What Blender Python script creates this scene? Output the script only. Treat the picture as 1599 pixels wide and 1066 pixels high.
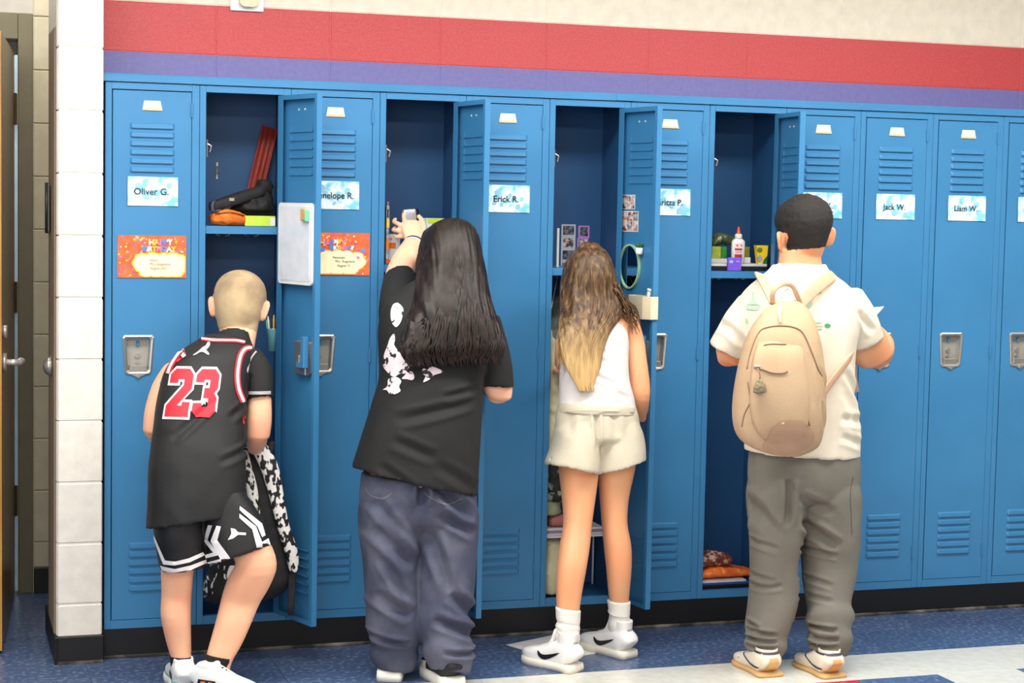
import bpy, bmesh, math, random
import numpy as np
from mathutils import Vector, Matrix, noise
from mathutils.bvhtree import BVHTree
from mathutils.geometry import tessellate_polygon
random.seed(7)
for o in list(bpy.data.objects): bpy.data.objects.remove(o)
scn = bpy.context.scene
col = scn.collection
PI = math.pi
R = math.radians

# ---------------------------------------------------------------- camera
cam_d = bpy.data.cameras.new('camera')
cam = bpy.data.objects.new('camera', cam_d)
col.objects.link(cam)
scn.camera = cam
yaw, pit, rol = 0.312, -0.0742, 0.0194
fw = Vector((math.sin(yaw)*math.cos(pit), math.cos(yaw)*math.cos(pit), math.sin(pit)))
rt = Vector((math.cos(yaw), -math.sin(yaw), 0))
up = rt.cross(fw)
rt, up = rt*math.cos(rol)+up*math.sin(rol), up*math.cos(rol)-rt*math.sin(rol)
M = Matrix((rt, up, -fw)).transposed().to_4x4()
M.translation = Vector((-0.5513, -6.1194, 1.5433))
cam.matrix_world = M
cam_d.sensor_width = 36
cam_d.lens = 2824.4/1599*36
cam_d.clip_end = 60

# ---------------------------------------------------------------- light
world = bpy.data.worlds.new('world')
scn.world = world
world.use_nodes = True
world.node_tree.nodes['Background'].inputs[0].default_value = (1.0, 0.97, 0.93, 1)
world.node_tree.nodes['Background'].inputs[1].default_value = 0.25
def area(name, loc, target, sx, sy, power, color):
    l = bpy.data.lights.new(name, 'AREA')
    l.shape = 'RECTANGLE'; l.size = sx; l.size_y = sy; l.energy = power; l.color = color
    o = bpy.data.objects.new(name, l); col.objects.link(o)
    o.location = loc
    o.rotation_euler = (Vector(target)-Vector(loc)).to_track_quat('-Z', 'Y').to_euler()
    return o
area('corridor_fill', (-1.5, -6.9, 2.0), (1.4, 0, 1.2), 5.0, 1.6, 95, (1.0, 0.97, 0.94))  # unseen fill panel behind the camera, added to light the locker fronts
area('ceiling_light_glow', (1.3, -1.45, 2.83), (1.3, -1.3, 0), 6.5, 0.5, 120, (1.0, 0.96, 0.9))
area('ceiling_light_glow', (0.6, -3.9, 2.83), (0.6, -3.7, 0), 6.0, 0.5, 60, (1.0, 0.96, 0.9))
area('alcove_fill', (-0.21, 0.62, 2.78), (-0.19, 0.75, 0), 0.05, 0.5, 6, (1.0, 0.95, 0.85))  # added fill with no fixture, lifts the dark alcove
scn.view_settings.view_transform = 'Standard'
scn.view_settings.look = 'None'
scn.view_settings.gamma = 1
scn.view_settings.use_curve_mapping = False
scn.view_settings.exposure = 0.5

# ---------------------------------------------------------------- materials
def srgb(r, g, b):
    f = lambda c: (c/255/12.92) if c/255 <= 0.04045 else ((c/255+0.055)/1.055)**2.4
    return (f(r), f(g), f(b), 1)
def mat(name, c, rough=0.6, metal=0.0, c2=None, scale=20, bump=0.0, bscale=200, spec=0.5, stretch=None, lo=0.35, hi=0.65, detail=4, coat=0, trans=0, sheen=0):
    m = bpy.data.materials.new(name); m.use_nodes = True
    nt = m.node_tree; b = nt.nodes['Principled BSDF']
    c = c if len(c) == 4 else srgb(*c)
    b.inputs['Base Color'].default_value = c
    b.inputs['Roughness'].default_value = rough
    b.inputs['Metallic'].default_value = metal
    b.inputs['Specular IOR Level'].default_value = spec
    b.inputs['Coat Weight'].default_value = coat
    b.inputs['Sheen Weight'].default_value = sheen
    b.inputs['Transmission Weight'].default_value = trans
    tc = nt.nodes.new('ShaderNodeTexCoord'); mp = nt.nodes.new('ShaderNodeMapping')
    nt.links.new(tc.outputs['Object'], mp.inputs[0])
    if stretch: mp.inputs['Scale'].default_value = stretch
    n = nt.nodes.new('ShaderNodeTexNoise'); n.inputs['Scale'].default_value = scale; n.inputs['Detail'].default_value = detail
    nt.links.new(mp.outputs[0], n.inputs['Vector'])
    rp = nt.nodes.new('ShaderNodeValToRGB')
    rp.color_ramp.elements[0].position = lo; rp.color_ramp.elements[1].position = hi
    rp.color_ramp.elements[0].color = c
    if c2 is None: c2 = tuple(min(1, x*0.9) for x in c[:3])+(1,)
    elif len(c2) == 3: c2 = srgb(*c2)
    rp.color_ramp.elements[1].color = c2
    nt.links.new(n.outputs[0], rp.inputs[0]); nt.links.new(rp.outputs[0], b.inputs['Base Color'])
    if bump:
        n2 = nt.nodes.new('ShaderNodeTexNoise'); n2.inputs['Scale'].default_value = bscale; n2.inputs['Detail'].default_value = 3
        nt.links.new(mp.outputs[0], n2.inputs['Vector'])
        bp = nt.nodes.new('ShaderNodeBump'); bp.inputs['Strength'].default_value = bump; bp.inputs['Distance'].default_value = 0.004
        nt.links.new(n2.outputs[0], bp.inputs['Height']); nt.links.new(bp.outputs[0], b.inputs['Normal'])
    return m
BLUE = mat('locker_blue', (62, 130, 178), 0.38, c2=(57, 124, 172), scale=3, bump=0.03, bscale=260)
BLUE_SHADED = mat('locker_blue_shaded', (32, 80, 126), 0.5, c2=(29, 74, 118), scale=4, bump=0.03)  # same locker paint, darkened to put interior shade into the colour
STEEL = mat('steel', (196, 192, 184), 0.36, 0.85, bump=0.03)
STEEL_IN = mat('steel_cup', (176, 174, 166), 0.5, 0.5)
IVORY = mat('ivory_plastic', (238, 230, 208), 0.4)
BLACKV = mat('black_vinyl', (10, 11, 14), 0.5, c2=(15, 15, 17), scale=12)
SCUFF = mat('scuffed_edge', (42, 40, 38), 0.6, c2=(150, 140, 130), scale=9, lo=0.45, hi=0.75)
WHITEB = mat('white_block_paint', (236, 230, 218), 0.45, bump=0.12, bscale=180)
CREAM = mat('cream_block_paint', (228, 218, 198), 0.55, bump=0.2, bscale=220)
RED = mat('red_block_paint', (184, 58, 60), 0.4, c2=(194, 70, 70), scale=120, bump=0.35, bscale=240)
PURPLE = mat('purple_block_paint', (102, 98, 156), 0.4, c2=(108, 104, 158), scale=60, bump=0.3, bscale=240)
BEIGEB = mat('beige_block_paint', (212, 204, 178), 0.5, bump=0.15)
FRAME = mat('olive_metal_paint', (120, 114, 90), 0.45)
WOOD = mat('oak_veneer', (190, 140, 62), 0.35, c2=(160, 108, 44), scale=6, stretch=(8, 8, 0.6))
DWOOD = mat('door_face_wood', (126, 96, 58), 0.3, c2=(104, 78, 44), scale=6, stretch=(8, 8, 0.6))
BLACK = mat('matte_black', (12, 12, 13), 0.6)
WHITE = mat('white_paint', (238, 238, 238), 0.4)
PAPER = mat('white_paper', (232, 230, 226), 0.7)
CEIL = mat('ceiling_tile', (225, 222, 212), 0.9, bump=0.3)

# ---------------------------------------------------------------- helpers
def tag(o, label=None, cat=None, group=None, kind=None):
    if label: o['label'] = label
    if cat: o['category'] = cat
    if group: o['group'] = group
    if kind: o['kind'] = kind
    return o
def wloc(o):
    v = Vector((0, 0, 0))
    while o: v += o.location; o = o.parent
    return v
def empty(name, loc, label=None, cat=None, group=None, kind=None, rz=0):
    o = bpy.data.objects.new(name, None); o.empty_display_size = 0.05
    col.objects.link(o); o.location = loc; o.rotation_euler[2] = rz
    return tag(o, label, cat, group, kind)
def link_mesh(name, me, m, parent=None, smooth=True, local=False):
    """vertices are world coordinates unless local; they are moved into the parent's frame"""
    o = bpy.data.objects.new(name, me); col.objects.link(o)
    if m is not None:
        for mm in (m if isinstance(m, (list, tuple)) else [m]): me.materials.append(mm)
    if parent is not None:
        if not local: me.transform(Matrix.Translation(-wloc(parent)))
        o.parent = parent
    elif not local and len(me.vertices):
        # put the origin at the base of the thing
        xs = [v.co for v in me.vertices]
        c = Vector((sum(v.x for v in xs)/len(xs), sum(v.y for v in xs)/len(xs), min(v.z for v in xs)))
        me.transform(Matrix.Translation(-c)); o.location = c
    for p in me.polygons: p.use_smooth = smooth
    me.update()
    return o
def from_bm(name, bm, m, parent=None, smooth=False, local=False):
    me = bpy.data.meshes.new(name); bm.to_mesh(me); bm.free()
    return link_mesh(name, me, m, parent, smooth, local)
def add_box(bm, lo, hi, bev=0.0, rot=None, mi=0, seg=1):
    c = [(a+b)/2 for a, b in zip(lo, hi)]; s = [abs(b-a) for a, b in zip(lo, hi)]
    T = Matrix.Translation(c)
    if rot is not None: T = T @ rot.to_4x4()
    before = set(bm.faces)
    r = bmesh.ops.create_cube(bm, size=1, matrix=T @ Matrix.Diagonal((*s, 1)))
    if bev:
        es = list({e for v in r['verts'] for e in v.link_edges})
        bmesh.ops.bevel(bm, geom=es, offset=bev, segments=seg, affect='EDGES', profile=0.5)
    for f in bm.faces:
        if f not in before: f.material_index = mi
def box(name, lo, hi, m, parent=None, bev=0.0, seg=1, rot=None, local=False):
    bm = bmesh.new(); add_box(bm, lo, hi, bev, rot, 0, seg)
    return from_bm(name, bm, m, parent, False, local)
def add_prism(bm, pts, axis, a, b, mi=0):
    """polygon pts in the plane normal to axis ('x','y','z'), extruded from a to b"""
    def P(u, v, w): return {'y': (u, w, v), 'z': (u, v, w), 'x': (w, u, v)}[axis]
    va = [bm.verts.new(P(u, v, a)) for u, v in pts]; vb = [bm.verts.new(P(u, v, b)) for u, v in pts]
    n = len(pts); fs = [bm.faces.new(va), bm.faces.new(vb[::-1])]
    for i in range(n): fs.append(bm.faces.new((va[i], vb[i], vb[(i+1) % n], va[(i+1) % n])))
    for f in fs: f.material_index = mi
    bmesh.ops.recalc_face_normals(bm, faces=fs)
def prism(name, pts, axis, a, b, m, parent=None, local=False):
    bm = bmesh.new(); add_prism(bm, pts, axis, a, b)
    return from_bm(name, bm, m, parent, False, local)
def frame_at(t, ref=None):
    t = Vector(t).normalized()
    r = Vector(ref) if ref else (Vector((0, 0, 1)) if abs(t.z) < 0.9 else Vector((1, 0, 0)))
    u = r.cross(t).normalized(); return u, t.cross(u).normalized()
def add_tube(bm, pts, rad, n=8, mi=0, flat=1.0, cap=True, ref=None):
    pts = [Vector(p) for p in pts]; k = len(pts)
    rad = rad if isinstance(rad, (list, tuple)) else [rad]*k
    rings = []; fs = []
    pu = None
    for i, p in enumerate(pts):
        t = pts[min(i+1, k-1)]-pts[max(i-1, 0)]
        if pu is None: u, v = frame_at(t, ref)
        else:
            tn = t.normalized(); u = (pu-tn*pu.dot(tn)).normalized(); v = tn.cross(u)
        pu = u
        rings.append([bm.verts.new(p+u*math.cos(2*PI*j/n)*rad[i]+v*math.sin(2*PI*j/n)*rad[i]*flat) for j in range(n)])
    for a, b in zip(rings, rings[1:]):
        for j in range(n): fs.append(bm.faces.new((a[j], a[(j+1) % n], b[(j+1) % n], b[j])))
    if cap: fs.append(bm.faces.new(rings[0][::-1])); fs.append(bm.faces.new(rings[-1]))
    for f in fs: f.material_index = mi
    bmesh.ops.recalc_face_normals(bm, faces=fs)
def tube(name, pts, rad, m, parent=None, n=10, flat=1.0, local=False, ref=None, smooth=True):
    bm = bmesh.new(); add_tube(bm, pts, rad, n, 0, flat, True, ref)
    return from_bm(name, bm, m, parent, smooth, local)
def add_lathe(bm, prof, c, n=20, mi=0, sx=1, sy=1):
    rings = [[bm.verts.new((c[0]+r*sx*math.cos(2*PI*j/n), c[1]+r*sy*math.sin(2*PI*j/n), c[2]+z)) for j in range(n)] for r, z in prof]
    fs = []
    for a, b in zip(rings, rings[1:]):
        for j in range(n): fs.append(bm.faces.new((a[j], a[(j+1) % n], b[(j+1) % n], b[j])))
    fs.append(bm.faces.new(rings[0][::-1])); fs.append(bm.faces.new(rings[-1]))
    for f in fs: f.material_index = mi; f.smooth = True
    bmesh.ops.recalc_face_normals(bm, faces=fs)
def lathe(name, prof, c, m, parent=None, n=20, sx=1, sy=1):
    bm = bmesh.new(); add_lathe(bm, prof, c, n, 0, sx, sy)
    return from_bm(name, bm, m, parent, True)
def spline(P, k=4):
    """Catmull-Rom through rows of numbers"""
    P = [np.array(p, float) for p in P]; out = []
    if len(P) < 3: 
        for i in range(len(P)-1): out += [P[i]+(P[i+1]-P[i])*j/k for j in range(k)]
        return out+[P[-1]]
    for i in range(len(P)-1):
        p0 = P[max(i-1, 0)]; p1 = P[i]; p2 = P[i+1]; p3 = P[min(i+2, len(P)-1)]
        for j in range(k):
            t = j/k
            out.append(0.5*((2*p1)+(-p0+p2)*t+(2*p0-5*p1+4*p2-p3)*t*t+(-p0+3*p1-3*p2+p3)*t**3))
    return out+[P[-1]]
def add_loft(bm, rings, n=28, k=4, roundcap=(0, 0), mi=0, hollow=(None, None)):
    """rings: (centre, half-width vector, half-depth, exponent). hollow: (depth, inset) opening at start/end"""
    rows = [list(r[0])+list(r[1])+[r[2], r[3] if len(r) > 3 else 2.3] for r in rings]
    rows = spline(rows, k)
    def ext(a, b, rc):  # rounded end beyond a (b = neighbour)
        ca, cb = a[:3], b[:3]; d = ca-cb; L = np.linalg.norm(d); d = d/L if L > 0 else d
        o = []
        for s in (0.35, 0.7, 0.92, 0.995):
            r = a.copy(); r[:3] = ca+d*rc*s; q = math.sqrt(max(0, 1-s*s)); r[3:7] = a[3:7]*q; o.append(r)
        return o
    def holl(a, b, h):
        ca, cb = a[:3], b[:3]; d = cb-ca; L = np.linalg.norm(d); d = d/L
        dep, ins = h; hw = np.linalg.norm(a[3:6]); o = []
        for s in (0, dep):
            r = a.copy(); r[:3] = ca+d*s; r[3:6] = a[3:6]*(1-ins/hw); r[6] = a[6]-ins; o.append(r)
        return o
    st, en = [], []
    if roundcap[0]: st = ext(rows[0], rows[1], roundcap[0])[::-1]
    if roundcap[1]: en = ext(rows[-1], rows[-2], roundcap[1])
    if hollow[0]: st = holl(rows[0], rows[1], hollow[0])[::-1]
    if hollow[1]: en = holl(rows[-1], rows[-2], hollow[1])
    rows = st+rows+en
    R_ = []; pd = None
    for i, r in enumerate(rows):
        c = Vector(r[:3]); h = Vector(r[3:6])
        t = Vector(rows[min(i+1, len(rows)-1)][:3])-Vector(rows[max(i-1, 0)][:3])
        if t.length < 1e-6: t = Vector((0, 0, 1))
        dv = t.cross(h)
        if dv.length < 1e-9: dv = pd if pd else Vector((0, 1, 0))
        dv.normalize()
        if pd is not None and dv.dot(pd) < 0: dv = -dv
        if pd is None and dv.y < 0: dv = -dv
        pd = dv; e = 2/max(r[7], 1.2); ring = []
        for j in range(n):
            a = 2*PI*j/n; ca, sa = math.cos(a), math.sin(a)
            ring.append(bm.verts.new(c+h*math.copysign(abs(ca)**e, ca)+dv*r[6]*math.copysign(abs(sa)**e, sa)))
        R_.append(ring)
    fs = []
    for a, b in zip(R_, R_[1:]):
        for j in range(n): fs.append(bm.faces.new((a[j], a[(j+1) % n], b[(j+1) % n], b[j])))
    fs.append(bm.faces.new(R_[0][::-1])); fs.append(bm.faces.new(R_[-1]))
    for f in fs: f.material_index = mi
    bmesh.ops.recalc_face_normals(bm, faces=fs)
def loft(name, rings, m, parent=None, n=28, k=4, roundcap=(0, 0), hollow=(None, None)):
    bm = bmesh.new(); add_loft(bm, rings, n, k, roundcap, 0, hollow)
    return from_bm(name, bm, m, parent, True)
def remeshed(bm, voxel, smooth=2, decim=None):
    """union of the closed shells in bm as one continuous surface"""
    me = bpy.data.meshes.new('tmp'); bm.to_mesh(me); bm.free()
    o = bpy.data.objects.new('tmp', me); col.objects.link(o)
    md = o.modifiers.new('r', 'REMESH'); md.mode = 'VOXEL'; md.voxel_size = voxel; md.use_smooth_shade = True
    if smooth:
        s = o.modifiers.new('s', 'SMOOTH'); s.factor = 0.5; s.iterations = smooth
    dg = bpy.context.evaluated_depsgraph_get(); dg.update()
    out = bpy.data.meshes.new_from_object(o.evaluated_get(dg))
    bpy.data.objects.remove(o); bpy.data.meshes.remove(me)
    out.materials.clear()
    return out
def sculpt(me, creases=(), rnd=0.0, rscale=12, aniso=(1, 1, 1), seed=0.0, zr=None):
    """cloth folds: creases = (x0,z0,x1,z1,width,depth[,side]) valleys with soft ridges on the camera side; rnd = loose ripples"""
    n = len(me.vertices)
    co = np.empty(n*3); me.vertices.foreach_get('co', co); co = co.reshape(-1, 3)
    no = np.empty(n*3); me.vertices.foreach_get('normal', no); no = no.reshape(-1, 3)
    dsp = np.zeros(n)
    for c in creases:
        x0, z0, x1, z1, w, d = c[:6]; side = c[6] if len(c) > 6 else -1
        a = np.array([x0, z0]); b = np.array([x1, z1]); ab = b-a
        p = co[:, [0, 2]]-a; t = np.clip(p@ab/(ab@ab), 0, 1)
        q = p-t[:, None]*ab; r2 = (q**2).sum(1)/w**2
        fade = np.clip(1.0-np.abs(t*2-1)**4, 0.0, 1)
        m = (no[:, 1]*side > -0.1)
        dsp += m*fade*d*(-np.exp(-r2*3)+0.55*np.exp(-((np.sqrt(r2)-1.25)**2)*5))
    if rnd:
        for i in range(n):
            p = co[i]
            v = noise.noise(Vector((p[0]*rscale*aniso[0]+seed, p[1]*rscale*aniso[1], p[2]*rscale*aniso[2])))
            v2 = noise.noise(Vector((p[0]*rscale*aniso[0]*2.3+seed+9, p[1]*rscale*2.3, p[2]*rscale*aniso[2]*2.3)))
            dsp[i] += rnd*(1-2*abs(v))*0.7*0.6+rnd*v2*0.45
    if zr: dsp *= np.clip((co[:, 2]-zr[0])/(zr[1]-zr[0]), 0, 1)
    co += no*dsp[:, None]
    me.vertices.foreach_set('co', co.ravel()); me.update()
def bvh_of(o, o2=None):
    if o2: 
        vs, fs = [], []
        for q in (o, o2):
            n = len(vs); w = wloc(q); vs += [v.co+w for v in q.data.vertices]; fs += [tuple(i+n for i in p.vertices) for p in q.data.polygons]
        return BVHTree.FromPolygons(vs, fs)
    me = o.data; w = wloc(o)
    return BVHTree.FromPolygons([v.co+w for v in me.vertices], [tuple(p.vertices) for p in me.polygons])
def patch(name, poly, target, m, parent, off=0.0018, cell=0.012, d=(0, 1, 0), O=(0, -3, 0), ux=(1, 0, 0), uz=(0, 0, 1), V=None):
    """flat print laid onto a garment or shoe: a polygon in the plane O+ux*x+uz*z dropped along d onto the target surface"""
    d = Vector(d); O = Vector(O); ux = Vector(ux); uz = Vector(uz)
    if V: d = Vector((V[0], 1, V[1])); O = Vector((0, V[2], 0))-d
    d.normalize()
    tris = tessellate_polygon([[Vector((x, z, 0)) for x, z in poly]])
    bm = bmesh.new(); vs = [bm.verts.new((x, 0, z)) for x, z in poly]
    for t in tris:
        try: bm.faces.new([vs[i] for i in t])
        except ValueError: pass
    xs = [p[0] for p in poly]; zs = [p[1] for p in poly]
    for a0, a1, ax in ((min(xs), max(xs), 0), (min(zs), max(zs), 2)):
        for i in range(1, int((a1-a0)/cell)+1):
            co = [0, 0, 0]; no = [0, 0, 0]; co[ax] = a0+i*cell; no[ax] = 1
            bmesh.ops.bisect_plane(bm, geom=bm.verts[:]+bm.edges[:]+bm.faces[:], plane_co=co, plane_no=no)
    bmesh.ops.triangulate(bm, faces=bm.faces[:])
    tr = bvh_of(target) if not isinstance(target, BVHTree) else target
    for v in bm.verts:
        p = O+ux*v.co.x+uz*v.co.z
        h = tr.ray_cast(p, d)
        if h[0] is None: h = tr.find_nearest(p+d*(1.0 if V else 0.0))
        nn = h[1] if h[1].dot(d) < 0 else -h[1]
        v.co = h[0]+nn*off-d*off*0.4
    bmesh.ops.recalc_face_normals(bm, faces=bm.faces[:])
    return from_bm(name, bm, m, parent, True)
def ribbon_poly(pts, w):
    pts = [Vector(p) for p in pts]; L = []; Q = []
    for i, p in enumerate(pts):
        t = (pts[min(i+1, len(pts)-1)]-pts[max(i-1, 0)]).normalized(); nn = Vector((-t.y, t.x))
        L.append(p+nn*w/2); Q.append(p-nn*w/2)
    return [tuple(p) for p in L+Q[::-1]]
def closed(pts, k=3):
    P = list(pts); q = spline(P[-2:]+P+P[:2], k); return [tuple(p) for p in q[2*k:2*k+len(P)*k]]
def smooth2(pts, k=4): return [tuple(p) for p in spline(pts, k)]
def text_mesh(body, size, m, parent, loc, rot, name='lettering', extrude=0.0, sx=1.0, bold=0.0, align='CENTER'):
    cu = bpy.data.curves.new('t', 'FONT'); cu.body = body; cu.size = size; cu.extrude = extrude; cu.align_x = align; cu.align_y = 'CENTER'
    cu.offset = bold; cu.resolution_u = 3
    o = bpy.data.objects.new('t', cu); col.objects.link(o)
    dg = bpy.context.evaluated_depsgraph_get(); dg.update()
    me = bpy.data.meshes.new_from_object(o.evaluated_get(dg)); bpy.data.objects.remove(o)
    me.transform(Matrix.Translation(loc) @ rot.to_4x4() @ Matrix.Diagonal((sx, 1, 1, 1)))
    return link_mesh(name, me, m, parent, False)
FRONT = Matrix.Rotation(PI/2, 3, 'X')     # text standing upright and read from -y
def copy_tree(o, parent=None):
    c = o.copy(); col.objects.link(c); c.parent = parent
    for ch in [x for x in bpy.data.objects if x.parent == o]: copy_tree(ch, c)
    return c

# ================================================================ THE SETTING
P_ = 0.3095; ZB = 0.1; H = 1.829; N_LOCK = 12
YW = 0.285
# floor: slab and vinyl tiles
FB = mat('floor_blue_tile', (68, 88, 124), 0.28, c2=(122, 138, 166), scale=55, lo=0.5, hi=0.72, detail=3, spec=0.5)
FB2 = mat('floor_blue_tile_deep', (62, 82, 118), 0.28, c2=(112, 130, 160), scale=60, lo=0.5, hi=0.72, detail=3)
FWH = mat('floor_white_tile', (216, 216, 206), 0.2, c2=(206, 206, 196), scale=30)
FRD = mat('floor_red_tile', (196, 44, 62), 0.22, c2=(176, 36, 54), scale=40)
FSUB = mat('floor_base', (48, 70, 110), 0.4)
floor = tag(box('floor', (-4, -7.6, -0.06), (7, 3.2, -0.004), FSUB), kind='structure')
T = 0.3048
tile_me = {}
def tile_mesh(key, m):
    bm = bmesh.new(); add_box(bm, (0, 0, -0.0045), (T-0.0006, T-0.0006, 0), 0.0004)
    me = bpy.data.meshes.new('tile'); bm.to_mesh(me); bm.free(); me.materials.append(m); tile_me[key] = me
for k_, m_ in (('b', FB), ('c', FB2), ('w', FWH), ('r', FRD)): tile_mesh(k_, m_)
for i in range(-12, 13):
    for j in range(-14, 7):
        x0 = 2.374+i*T-T*0; y0 = -0.860+j*T+0.008
        if j > 2 and x0 > 0.1: continue
        if j < -1 and abs(i-4-j*0) > 30: continue
        if j < -6: continue
        if j >= 1: k = random.choice('bbc')
        elif j == 0: k = 'w' if x0 > 0.2 else 'b'
        else:
            k = 'b' if (i % 2 == 0) else 'w'
            if i < 0: k = 'r' if (i % 2) else 'w'
            if j < -1: k = 'w' if (i+j) % 2 else 'c'
            if i < -7: k = 'b'
        t = bpy.data.objects.new('tile', tile_me[k]); col.objects.link(t); t.parent = floor
        t.location = Vector((x0, y0, 0.0))-floor.location
        t.rotation_euler[2] = 0
# main block wall above and behind the lockers
wall = tag(box('wall_back', (-0.01, YW+0.0018, 0), (6.4, YW+0.2, 2.9), CREAM), kind='structure')
def block(parent, x0, x1, z0, z1, y, m, dep=0.012, bev=0.003, name='block', g=0.0025):
    return box(name, (x0+g/2, y, z0+g/2), (x1-g/2, y+dep, z1-g/2), m, parent, bev)
zr = [1.85, 2.052, 2.2245, 2.4277, 2.631]
for i in range(-1, 15):
    xa = 0.405+0.4064*i if i >= 0 else -0.001; xb = 0.405+0.4064*(i+1)
    if i == -1: xa, xb = -0.008, 0.405
    for r_, mm in enumerate((PURPLE, RED, CREAM, CREAM)):
        block(wall, xa, xb, zr[r_], zr[r_+1], YW, mm, g=0.0036, bev=0.002)
box('mortar', (-0.009, YW+0.0012, zr[1]), (6.4, YW+0.004, zr[2]), RED, wall)
box('mortar', (-0.009, YW+0.0012, zr[0]), (6.4, YW+0.004, zr[1]), PURPLE, wall)
# pillar: the end of the corridor wall
pil = tag(box('wall_left', (-0.150, -0.0395, 0.0), (-0.013, 0.46, 2.9), WHITEB), kind='structure')
for k in range(14):
    z0 = 0.0 if k == 0 else 0.2035*k-0.0035; z1 = 0.2035*(k+1)-0.0035
    if k == 0: z0 = 0.09
    block(pil, -0.156, -0.008, z0, min(z1, 2.9), -0.042, WHITEB, dep=0.02, bev=0.004, g=0.0035)
    if k < 13:
        bm = bmesh.new(); add_box(bm, (-0.157, -0.020, z0+0.001), (-0.147, 0.40, z1-0.001), 0.003); from_bm('block', bm, WHITEB, pil)
bb = tag(box('baseboard_left', (-0.162, -0.048, 0.0), (-0.004, -0.036, 0.093), BLACKV, bev=0.003), kind='structure')
box('scuffed_edge', (-0.155, -0.052, 0.0), (-0.006, -0.046, 0.010), SCUFF, bb, 0.001)
tag(box('baseboard_left', (-0.164, -0.048, 0.0), (-0.1495, 0.46, 0.093), BLACKV, bev=0.002), kind='structure')
# frame of another doorway on the pillar's side, with latch plate and round door stop
tag(box('trim_2', (-0.163, 0.0, 0.093), (-0.1575, 0.30, 2.1), mat('brown_frame_edge', (150, 132, 112), 0.5), bev=0.002), kind='structure')
hp = empty('wall_bracket', (-0.170, 0.22, 1.42), 'dark metal hinge plate high on the side of the white block pillar', 'hinge plate')
box('leaf', (-0.174, 0.16, 1.43), (-0.168, 0.28, 1.59), mat('pewter', (90, 92, 84), 0.4, 0.7), hp, 0.001)
tube('pin', [(-0.177, 0.17, 1.425), (-0.177, 0.17, 1.595)], 0.006, mat('hinge_pin', (60, 60, 54), 0.4, 0.7), hp)
ds = empty('door_stop', (-0.168, 0.12, 0.98), 'round metal stop on the side of the white pillar at handle height', 'door stop')
bm = bmesh.new(); add_tube(bm, [(-0.166, 0.12, 0.98), (-0.178, 0.12, 0.98), (-0.186, 0.12, 0.98), (-0.192, 0.12, 0.98)], [0.032, 0.030, 0.022, 0.008], 20); from_bm('dome', bm, STEEL, ds, True)
bm = bmesh.new(); add_tube(bm, [(-0.1655, 0.12, 0.98), (-0.169, 0.12, 0.98)], 0.036, 20); from_bm('collar', bm, STEEL, ds, True)
# alcove: far block wall, door frame and open wooden door
aw = tag(box('wall_left', (-0.172, 1.112, 0), (0.4, 1.25, 2.9), BEIGEB), kind='structure')
for k in range(14):
    block(aw, -0.172, 0.10, max(0.1, 0.2035*k-0.0035), 0.2035*(k+1)-0.0035, 1.105, BEIGEB, dep=0.014, g=0.0035)
tag(box('baseboard_left', (-0.17, 1.09, 0), (0.10, 1.103, 0.1), BLACKV, bev=0.002), kind='structure')
hdz = 2.245
aw2 = tag(box('wall_left', (-3.4, 1.13, hdz), (-0.172, 1.25, 2.9), mat('grey_alcove_paint', (196, 192, 186), 0.6, bump=0.1)), kind='structure')
tag(box('wall_left', (-3.4, 1.13, 0), (-1.32, 1.25, hdz), BEIGEB), kind='structure')
d1 = empty('door_1', (-0.23, 1.12, 0), kind='structure')
bm = bmesh.new()
add_box(bm, (-0.228, 1.10, 0), (-0.173, 1.24, hdz), 0.003); add_box(bm, (-1.32, 1.10, hdz-0.10), (-0.228, 1.24, hdz), 0.003); add_box(bm, (-1.32, 1.10, 0), (-1.265, 1.24, hdz-0.10), 0.003)
from_bm('door_frame', bm, FRAME, d1)
# pale strip coloured as the light showing through the hinge gap
box('painted_gap_light', (-0.2555, 1.095, 0.012), (-0.229, 1.108, 2.085), mat('pale_blue_gap_paint', (186, 208, 224), 0.25, 0.3), d1, 0.001)
ang = math.atan2(0.975, -0.092)
def door_pt(s, t, z):   # s along the leaf from the hinge, t thickness
    c, n_ = Vector((-0.0939, -0.9956, 0)), Vector((-0.9956, 0.0939, 0))
    p = Vector((-0.2415, 1.095, 0))+c*s+n_*t+Vector((0.007*s, 0, 0)); return (p.x, p.y, z)
bm = bmesh.new()
ps = [door_pt(0, 0, 0)[:2], door_pt(0.955, 0, 0)[:2], door_pt(0.955, 0.044, 0)[:2], door_pt(0, 0.044, 0)[:2]]
add_prism(bm, ps, 'z', 0.012, 2.09); leaf = from_bm('door_leaf', bm, DWOOD, d1)
bm = bmesh.new(); ps = [door_pt(0.955, 0.0, 0)[:2], door_pt(0.958, 0.0, 0)[:2], door_pt(0.958, 0.044, 0)[:2], door_pt(0.955, 0.044, 0)[:2]]
add_prism(bm, ps, 'z', 0.012, 2.09); from_bm('edge_band', bm, WOOD, leaf)
HBR = mat('dark_hinge_metal', (110, 100, 84), 0.35, 0.8)
for z in (0.37, 1.16, 1.88):
    bm = bmesh.new(); add_tube(bm, [(-0.2405, 1.085, z-0.06), (-0.2405, 1.085, z+0.06)], 0.008, 10); add_box(bm, (-0.240, 1.088, z-0.058), (-0.2275, 1.094, z+0.058))
    for q in (-0.02, 0.02): add_tube(bm, [(-0.2405, 1.085, z+q-0.002), (-0.2405, 1.085, z+q+0.002)], 0.0095, 10)
    from_bm('hinge', bm, HBR, d1)
bm = bmesh.new()
a = Vector(door_pt(0.88, 0, 0.985)); nrm = Vector((0.9956, -0.0939, 0))
add_tube(bm, [a, a+nrm*0.012], 0.032, 20); add_tube(bm, [a+nrm*0.01, a+nrm*0.055], 0.011, 12)
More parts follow.
